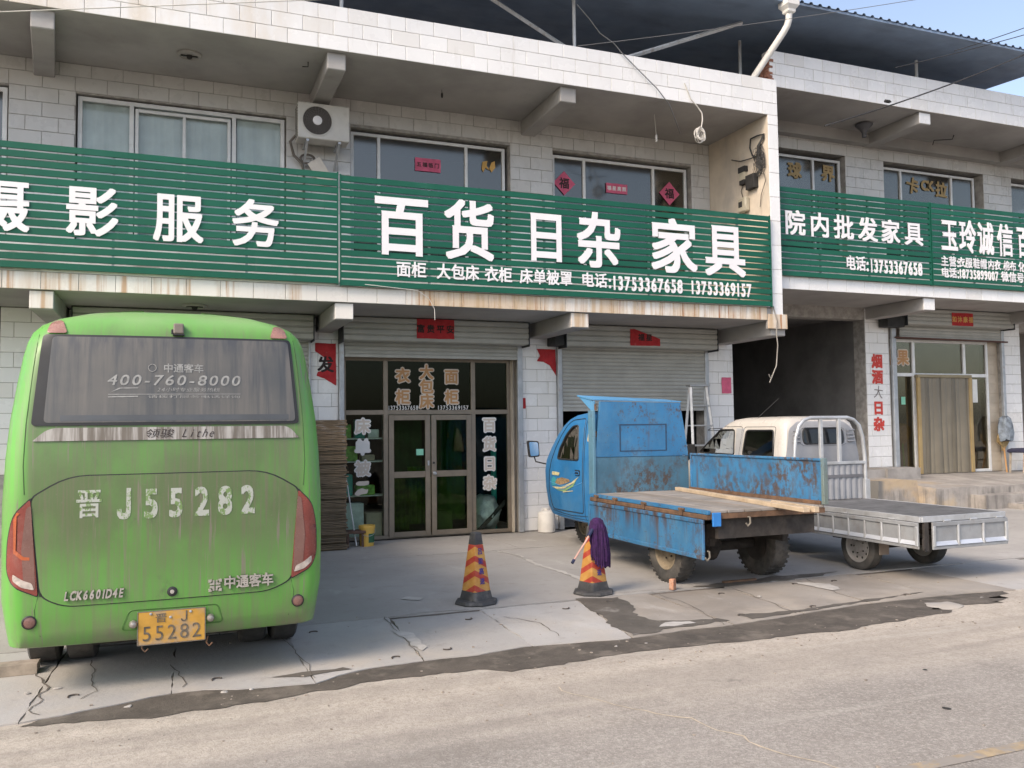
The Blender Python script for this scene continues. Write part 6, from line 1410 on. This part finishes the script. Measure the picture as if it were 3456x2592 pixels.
# rear wall pressing
rw = [(7.94, 1.49), (8.64, 1.49), (8.63, 1.70), (7.95, 1.70)]
T4.part('rear_wall', patch(rpoly([(7.66, .80), (8.92, .80), (8.92, 1.3), (8.83, 1.70), (8.68, 1.80), (7.90, 1.80), (7.75, 1.70), (7.66, 1.3)], .05), 'Y', bv4, .005, .004, .05), grey_p, smooth=40)
T4.part('window_recess', seam(rpoly(grow(rw, .055), .09), 'Y', bv4, .012, off=.002), grey_p); rs_ = T4.part('window_seal', seam(rpoly(rw, .07), 'Y', bv4, .012, off=.004), rub); T4.part('rear_window', patch(rpoly(rw, .07), 'Y', bv4, .009, 0, .1), bpy.data.materials['black_bus_glass'], rs_)
for s in (-1, 1):
    for k in range(4):
        b = Bm(); x = c4+s*.47; z = 1.52+k*.05; y_ = 9.37; b.tube([(x-.06, y_, z), (x+.06*1, y_+.01, z+.006)], .011, 5); T4.part('rib', b, grey_p)
# hoop frame behind the cab
hoop = Bm(); hz = [(7.69, .72), (7.69, 1.30), (7.72, 1.58), (7.78, 1.74), (7.86, 1.815), (7.97, 1.845), (8.60, 1.845), (8.71, 1.815), (8.80, 1.74), (8.86, 1.58), (8.89, 1.30), (8.89, .98)]
hoop.tube([(x, 9.27, z) for x, z in hz], .026, 8); hp_ = T4.part('hoop', hoop, alu_b, smooth=50)
b = Bm()
for x in (8.14, 8.45): b.cbox(x-.025, x+.025, 9.25, 9.29, 1.24, 1.84, .004)
b.cbox(7.70, 8.89, 9.248, 9.288, 1.21, 1.25, .004); T4.part('bar', b, alu_b, hp_)
b = Bm(); b.box(7.72, 8.84, 9.275, 9.285, .74, 1.205)
for k in range(11): b.prism([(7.76+k*.10, 9.275, .74), (7.79+k*.10, 9.262, .74), (7.82+k*.10, 9.262, .74), (7.85+k*.10, 9.275, .74)], (0, 0, .46))
T4.part('front_panel', b, grey_p); b = Bm(); b.box(7.74, 8.84, 9.255, 9.262, 1.03, 1.07); T4.part('panel_band', b, mat('dark_grey_band', (.14, .14, .15), .6))
b = Bm(); b.cbox(8.84, 8.93, 9.22, 9.30, .72, 1.0, .006); T4.part('corner_bracket', b, alu_b)
# bed
b = Bm(); b.cbox(7.61, 8.865, 7.16, 9.25, .695, .735, .004); T4.part('deck', b, mat('dark_grey_deck', (.115, .114, .115), .6, var=.2, vs=4, layers=[((.32, .31, .30), (2, 5, 2), .55, .75, .6)]))
b = Bm(); b.cbox(7.585, 7.612, 7.14, 9.26, .675, .738, .003); b.cbox(8.865, 8.89, 7.14, 9.26, .675, .738, .003); b.cbox(7.612, 8.865, 7.128, 7.158, .675, .738, .003); T4.part('bed_rail', b, alu_b)
def drop_panel(along, a0, a1, c, z0, z1, n, nm):
    """panel hanging below the bed: thin sheet, frame, upright ribs and a bright lower fold"""
    b = Bm()
    def bx(u0, u1, d0, d1, z0_, z1_, ch=.002):
        if along == 'Y': b.cbox(c-d1, c-d0, u0, u1, z0_, z1_, ch)
        else: b.cbox(u0, u1, c-d1, c-d0, z0_, z1_, ch)
    bx(a0, a1, 0, .006, z0, z1); bx(a0, a1, .006, .022, z1-.045, z1, .004); bx(a0, a1, .006, .02, z0, z0+.035, .004)
    p = T4.part(nm, b, mat('dull_panel_sheet', (.30, .31, .32), .5, metal=.2, var=.12, vs=5, layers=[((.22, .19, .16), (6, 6, 3), .5, .75, .5)]) if 'dull_panel_sheet' not in bpy.data.materials else bpy.data.materials['dull_panel_sheet'])
    for k in range(n+1):
        u = a0+(a1-a0)*k/n; b = Bm(); w = .014 if 0 < k < n else .02; u = min(max(u, a0+w), a1-w)
        (b.cbox(c-.028, c-.006, u-w, u+w, z0+.03, z1-.04, .005) if along == 'Y' else b.cbox(u-w, u+w, c-.028, c-.006, z0+.03, z1-.04, .005)); T4.part('rib', b, alu_b, p)
    b = Bm()
    for k in range(n):
        u0 = a0+(a1-a0)*(k+.06)/n; u1 = a0+(a1-a0)*(k+.94)/n
        pts = [(c-.006, z0+.035), (c-.030, z0+.042), (c-.006, z0+.085)]
        if along == 'Y': b.prism([(x, u0, z) for x, z in pts], (0, u1-u0, 0))
        else: b.prism([(u0, y, z) for y, z in pts], (u1-u0, 0, 0))
    T4.part('fold', b, mat('bright_fold', (.60, .62, .66), .35, metal=.4, var=.1) if 'bright_fold' not in bpy.data.materials else bpy.data.materials['bright_fold'], p)
    b = Bm()
    for k in range(3):
        u = a0+(a1-a0)*(.15+.35*k)
        if along == 'Y': b.tube([(c-.012, u, z1+.012), (c-.012, u+.1, z1+.012)], .012, 6)
        else: b.tube([(u, c-.012, z1+.012), (u+.1, c-.012, z1+.012)], .012, 6)
    T4.part('hinge', b, alu_b, p)
drop_panel('Y', 7.15, 9.22, 7.583, .385, .672, 8, 'side_panel'); drop_panel('X', 7.735, 8.875, 7.125, .375, .672, 3, 'tail_panel')
b = Bm(); b.cbox(8.891, 8.915, 7.15, 9.22, .385, .672, .003); T4.part('side_panel', b, grey_p)
b = Bm(); b.box(7.64, 7.70, 7.13, 7.16, .36, .67); b.box(7.60, 7.63, 7.11, 7.13, .39, .50); T4.part('latch_post', b, under_m)
rim4 = mat('silver_wheel', (.33, .31, .29), .45, metal=.3, var=.15, layers=[((.22, .18, .14), (6, 6, 6), .5, .75, .5)])
for x, o_ in ((7.79, -1), (8.82, 1)):
    wheel(T4, x, 8.22, .275, .275, .165, o_, rim4, holes=10, rimr=.66); wheel(T4, x, 11.25, .275, .275, .165, o_, rim4, holes=10, rimr=.66)
b = Bm()
for x in (7.95, 8.58): b.box(x, x+.06, 7.2, 9.5, .50, .64)
for y in (7.25, 8.0, 8.7): b.box(7.66, 8.90, y, y+.05, .58, .69)
b.tube([(7.8, 8.22, .275), (8.8, 8.22, .275)], .045, 8); b.box(8.12, 8.5, 8.9, 9.3, .36, .55); b.box(7.75, 8.85, 9.4, 12.2, .30, .5); T4.part('chassis', b, under_m)
b = Bm(); b.box(7.80, 7.96, 8.60, 8.72, .33, .56); T4.part('fuel_box', b, under_m); b = Bm(); b.box(7.72, 7.86, 7.86, 7.875, .22, .42); T4.part('mud_flap', b, mat('brown_mud_flap', (.20, .16, .13), .8))
b = Bm(); b.tube([(7.62, 11.32, 1.30), (7.50, 11.38, 1.34)], .015, 6); b.prism([(7.42, 11.36, 1.30), (7.54, 11.36, 1.30), (7.53, 11.36, 1.47), (7.43, 11.36, 1.47)], (0, .05, 0)); T4.part('mirror', b, black_m)
b = Bm(); b.tube([(7.95, 10.35, 1.86), (8.25, 10.25, 2.14)], .004, 5); T4.part('aerial', b, black_m)

# two dark chips of asphalt lying on the road
for x, y, s, lb in ((4.49, 4.07, .028, 'flat dark chip of asphalt lying alone on the road at the lower right'), (5.05, 4.75, .018, 'small dark chip of asphalt on the road in front of the white truck')):
    t = bmesh.new(); bmesh.ops.create_icosphere(t, subdivisions=2, radius=s, matrix=Matrix.Translation((x, y, 0)))
    for v in t.verts: v.co.z = -.010+max(0, v.co.z)*.35; v.co += noise.noise_vector(v.co*19)*s*.4; v.co.z = max(-.010, v.co.z)
    q = Bm(); q.b.free(); q.b = t; solo('stone', q, black_m, lb, 'stone', (x, y, -.01))
# ------------------------------------------------------------------ cones, mop and small things on the pavement
def stripes(name):
    b = NB(name); tc = b.n('ShaderNodeTexCoord'); sp = b.n('ShaderNodeSeparateXYZ'); b.l(tc.outputs['Object'], sp.inputs[0])
    q = b.math('MAXIMUM', sp.outputs[0], sp.outputs[1])                            # grows away from the front corner on both faces
    v = b.math('ADD', b.math('MULTIPLY', sp.outputs[2], 6.6), b.math('MULTIPLY', q, 3.6))
    fr = b.math('FRACT', v, 0); s_ = b.math('GREATER_THAN', fr, .60)
    yel_ = b.mix(b.ramp(b.noise(14, 4), .35, .7), (.46, .215, .045), (.53, .29, .08)); red_ = b.mix(b.ramp(b.noise(14, 4), .35, .7), (.34, .035, .022), (.41, .07, .04))
    col = b.mix(s_, yel_, red_); col = b.mix(b.ramp(b.noise(9, 6, .7), .55, .8, 0, .5), col, (.30, .22, .16)); b.l(col, b.p.inputs['Base Color']); b.p.inputs['Roughness'].default_value = .6; return b.m
cone_m = stripes('striped_cone_plastic'); base_m = mat('dusty_black_rubber', (.05, .05, .052), .75, var=.2, vs=9, layers=[((.28, .26, .24), (5, 5, 5), .5, .75, .45)]); ltr_m = mat('blue_purple_print', (.06, .04, .20), .7, var=.3, vs=30)
def cone(label, x, y, rzv, text=True):
    T = Thing('traffic_cone', label, 'traffic cone', (x, y, 0), rzv, 'striped road cones on the pavement', local=True)
    def sq(w, z, c=.22): return [(px*w, py*w, z) for px, py in rpoly([(-1, -1), (1, -1), (1, 1), (-1, 1)], c, 2)]
    b = Bm(); o8 = lambda r, z: [(r*math.cos(k*math.pi/4+.39), r*math.sin(k*math.pi/4+.39), z) for k in range(8)]
    b.loft([o8(.215, .001), o8(.225, .012), o8(.215, .035), o8(.16, .045)]); T.part('base', b, base_m)
    H = [(.125, .044), (.108, .13)]; b = Bm(); b.loft([sq(w, z) for w, z in H]); T.part('collar', b, base_m)
    b = Bm(); wz = lambda z: .107-(z-.13)*(.107-.055)/(.59-.13); b.loft([sq(wz(z), z) for z in [.13+.46*k/12 for k in range(13)]]); bd = T.part('body', b, cone_m, smooth=30)
    b = Bm(); b.loft([sq(.055, .588), sq(.043, .70), sq(.036, .71)]); T.part('tip', b, base_m)
    if text:
        for k, ch in enumerate('吕梁高速'):
            z = .525-.098*k; t = text_bm(ch, -.032, .032, z, .062, .02, .001)
            for v in t.b.verts: v.co.y += -wz(v.co.z)-.003
            T.part('lettering', t, ltr_m, bd)
    return T
cone('bare road cone with black tip on the pavement in front of the glass door', 2.87, 8.30, rad(20), True)
cone('road cone with purple mop hung over its tip beside the blue truck', 4.17, 8.26, rad(15), True)
MP = Thing('mop', 'purple string mop hung over the right road cone', 'mop', (4.2, 8.2, .2))
pur = mat('purple_mop_strings', (.036, .008, .060), .95, var=.4, vs=25, rnd=.2)
b = Bm(); b.tube([(3.83, 8.05, .375), (4.02, 8.13, .56), (4.20, 8.22, .745)], .0105, 8); MP.part('handle', b, mat('pink_stick', (.55, .33, .27), .6)); b = Bm(); b.tube([(3.825, 8.045, .37), (3.855, 8.06, .40)], .016, 8); b.tube([(4.07, 8.15, .62), (4.13, 8.18, .68)], .02, 8); MP.part('grip', b, mat('navy_plastic', (.015, .02, .06), .5))
b = Bm()
for k in range(110):
    a = RND.uniform(-2.7, .9); r0 = RND.uniform(.02, .06); r1 = RND.uniform(.075, .115); zb_ = RND.uniform(.27, .40) if a > -2.2 else RND.uniform(.36, .5); cx_, cy_ = 4.21, 8.235; ca, sa_ = math.cos(a), math.sin(a)
    w1, w2 = RND.uniform(-.015, .015), RND.uniform(-.02, .02)
    b.tube([(cx_+.25*r0*ca, cy_+.25*r0*sa_, .79-RND.uniform(0, .02)), (cx_+r0*ca, cy_+r0*sa_, .765), (cx_+r1*.85*ca, cy_+r1*.85*sa_, .69), (cx_+(r1+.005)*ca+w1, cy_+(r1)*sa_, .56), (cx_+(r1+.01)*ca+w2, cy_+(r1+.02)*sa_, (zb_+.56)/2), (cx_+(r1+.012)*ca+w2*.6, cy_+(r1+.025)*sa_, zb_)], .0095, 5)
b.lathe([(.0, .80), (.04, .79), (.07, .755), (.088, .70), (.09, .66)], (4.21, 8.235, 0), 'Z', 14, cap=False)
MP.part('strings', b, pur, smooth=60)
b = Bm(); t = Bm(); t.cbox(-.032, .032, -.028, .028, 0, .115, .006)
for v in t.b.verts: v.co += noise.noise_vector(v.co*30)*.004+Vector((0, 0, .002))
o = solo('brick', t, mat('orange_brick', (.42, .19, .11), .9, var=.25, vs=18, layers=[((.55, .40, .30), (12, 12, 12), .5, .7, .6)], bump=.004, bs=40), 'orange half brick standing behind the left rear wheel of the blue truck', 'brick', (0, 0, 0)); o.location = (5.02, 8.06, 0); o.rotation_euler.z = .5
b = Bm(); b.box(-.22, .22, -.02, .02, 0, .02); o = solo('iron_bar', b, rust_m, 'short rusty bar on the ground under the blue truck', 'bar', (0, 0, 0)); o.location = (5.95, 8.15, .004)
mat('ring_iron', (.085, .07, .06), .8)
def ring(x, y, a, label):
    b = Bm(); b.tube([(.034*math.cos(t_), .030*math.sin(t_), .005) for t_ in [math.pi*k/9*1.08 for k in range(10)]], .0055, 6); o = solo('lifting_ring', b, bpy.data.materials['ring_iron'], label, 'iron ring', (0, 0, 0), smooth=50, group='lifting rings cast into the paving slabs'); o.location = (x, y, .002); o.rotation_euler.z = a; return o
RL = [(2.56, 7.63, 3.4), (2.06, 6.68, 3.3), (1.62, 6.59, .3), (3.57, 7.67, 3.2), (1.16, 7.70, .1), (4.10, 7.77, .2), (5.35, 7.64, 0.), (6.41, 7.77, .1), (5.77, 6.74, .2), (4.92, 6.72, .1), (7.02, 6.80, .2), (6.91, 7.72, 0), (.31, 6.55, .3), (-.60, 6.53, .4)]
RN = ['directly in front of the bare road cone', 'by the gutter just left of the bare road cone', 'by the gutter just right of the bus', 'left of the wet patch between the two cones', 'beside the right rear corner of the bus', 'on the wet patch under the cone with the mop', 'in front of the orange half brick', 'in front of the blue truck right rear wheel', 'by the gutter in front of the blue truck right wheel', 'by the gutter below the orange half brick', 'by the gutter in front of the white truck, rightmost of all', 'between the two trucks at the edge of the joint', 'under the number plate of the bus near the gutter', 'left of the number plate near the cracked slab']
for (x, y, a), n_ in zip(RL, RN): ring(x, y, a, 'small rusty half ring '+n_)
b = Bm()
for (x, y, r) in ((6.95, 6.28, .16), (7.05, 6.33, .10)):
    t = bmesh.new(); bmesh.ops.create_icosphere(t, subdivisions=3, radius=r, matrix=Matrix.Translation((x, y, -.01)))
    for v in t.verts: v.co.z = -.008+max(0, (v.co.z+.01))*.10; v.co += noise.noise_vector(v.co*9)*Vector((.07, .05, .004))
    b.add(t)
solo('sand_patch', b, slab_m, 'pale patch of dried cement at the right end of the wet gutter', 'cement', (7, 6.3, -.03), smooth=40)
for k, (x, y, s) in enumerate(((3.35, 6.24, .05), (3.62, 6.22, .035), (7.63, 6.43, .06), (.35, 6.25, .06), (.52, 6.24, .04), (-.25, 6.18, .05), (5.6, 7.35, .05), (-.9, 6.72, .05), (-.72, 6.78, .06))):
    t = bmesh.new(); bmesh.ops.create_icosphere(t, subdivisions=2, radius=s*.4, matrix=Matrix.Translation((x, y, 0)))
    for v in t.verts: v.co += noise.noise_vector(v.co*22+Vector((k, 0, 0)))*s*.4; v.co.z = (-.008 if y < 6.5 and k != 6 else .002)+max(0, v.co.z)*.5
    q = Bm(); q.b.free(); q.b = t; solo('rubble', q, slab_m, 'small lump of pale cement rubble lying by the gutter', 'stone', (x, y, 0), group='cement lumps along the gutter')
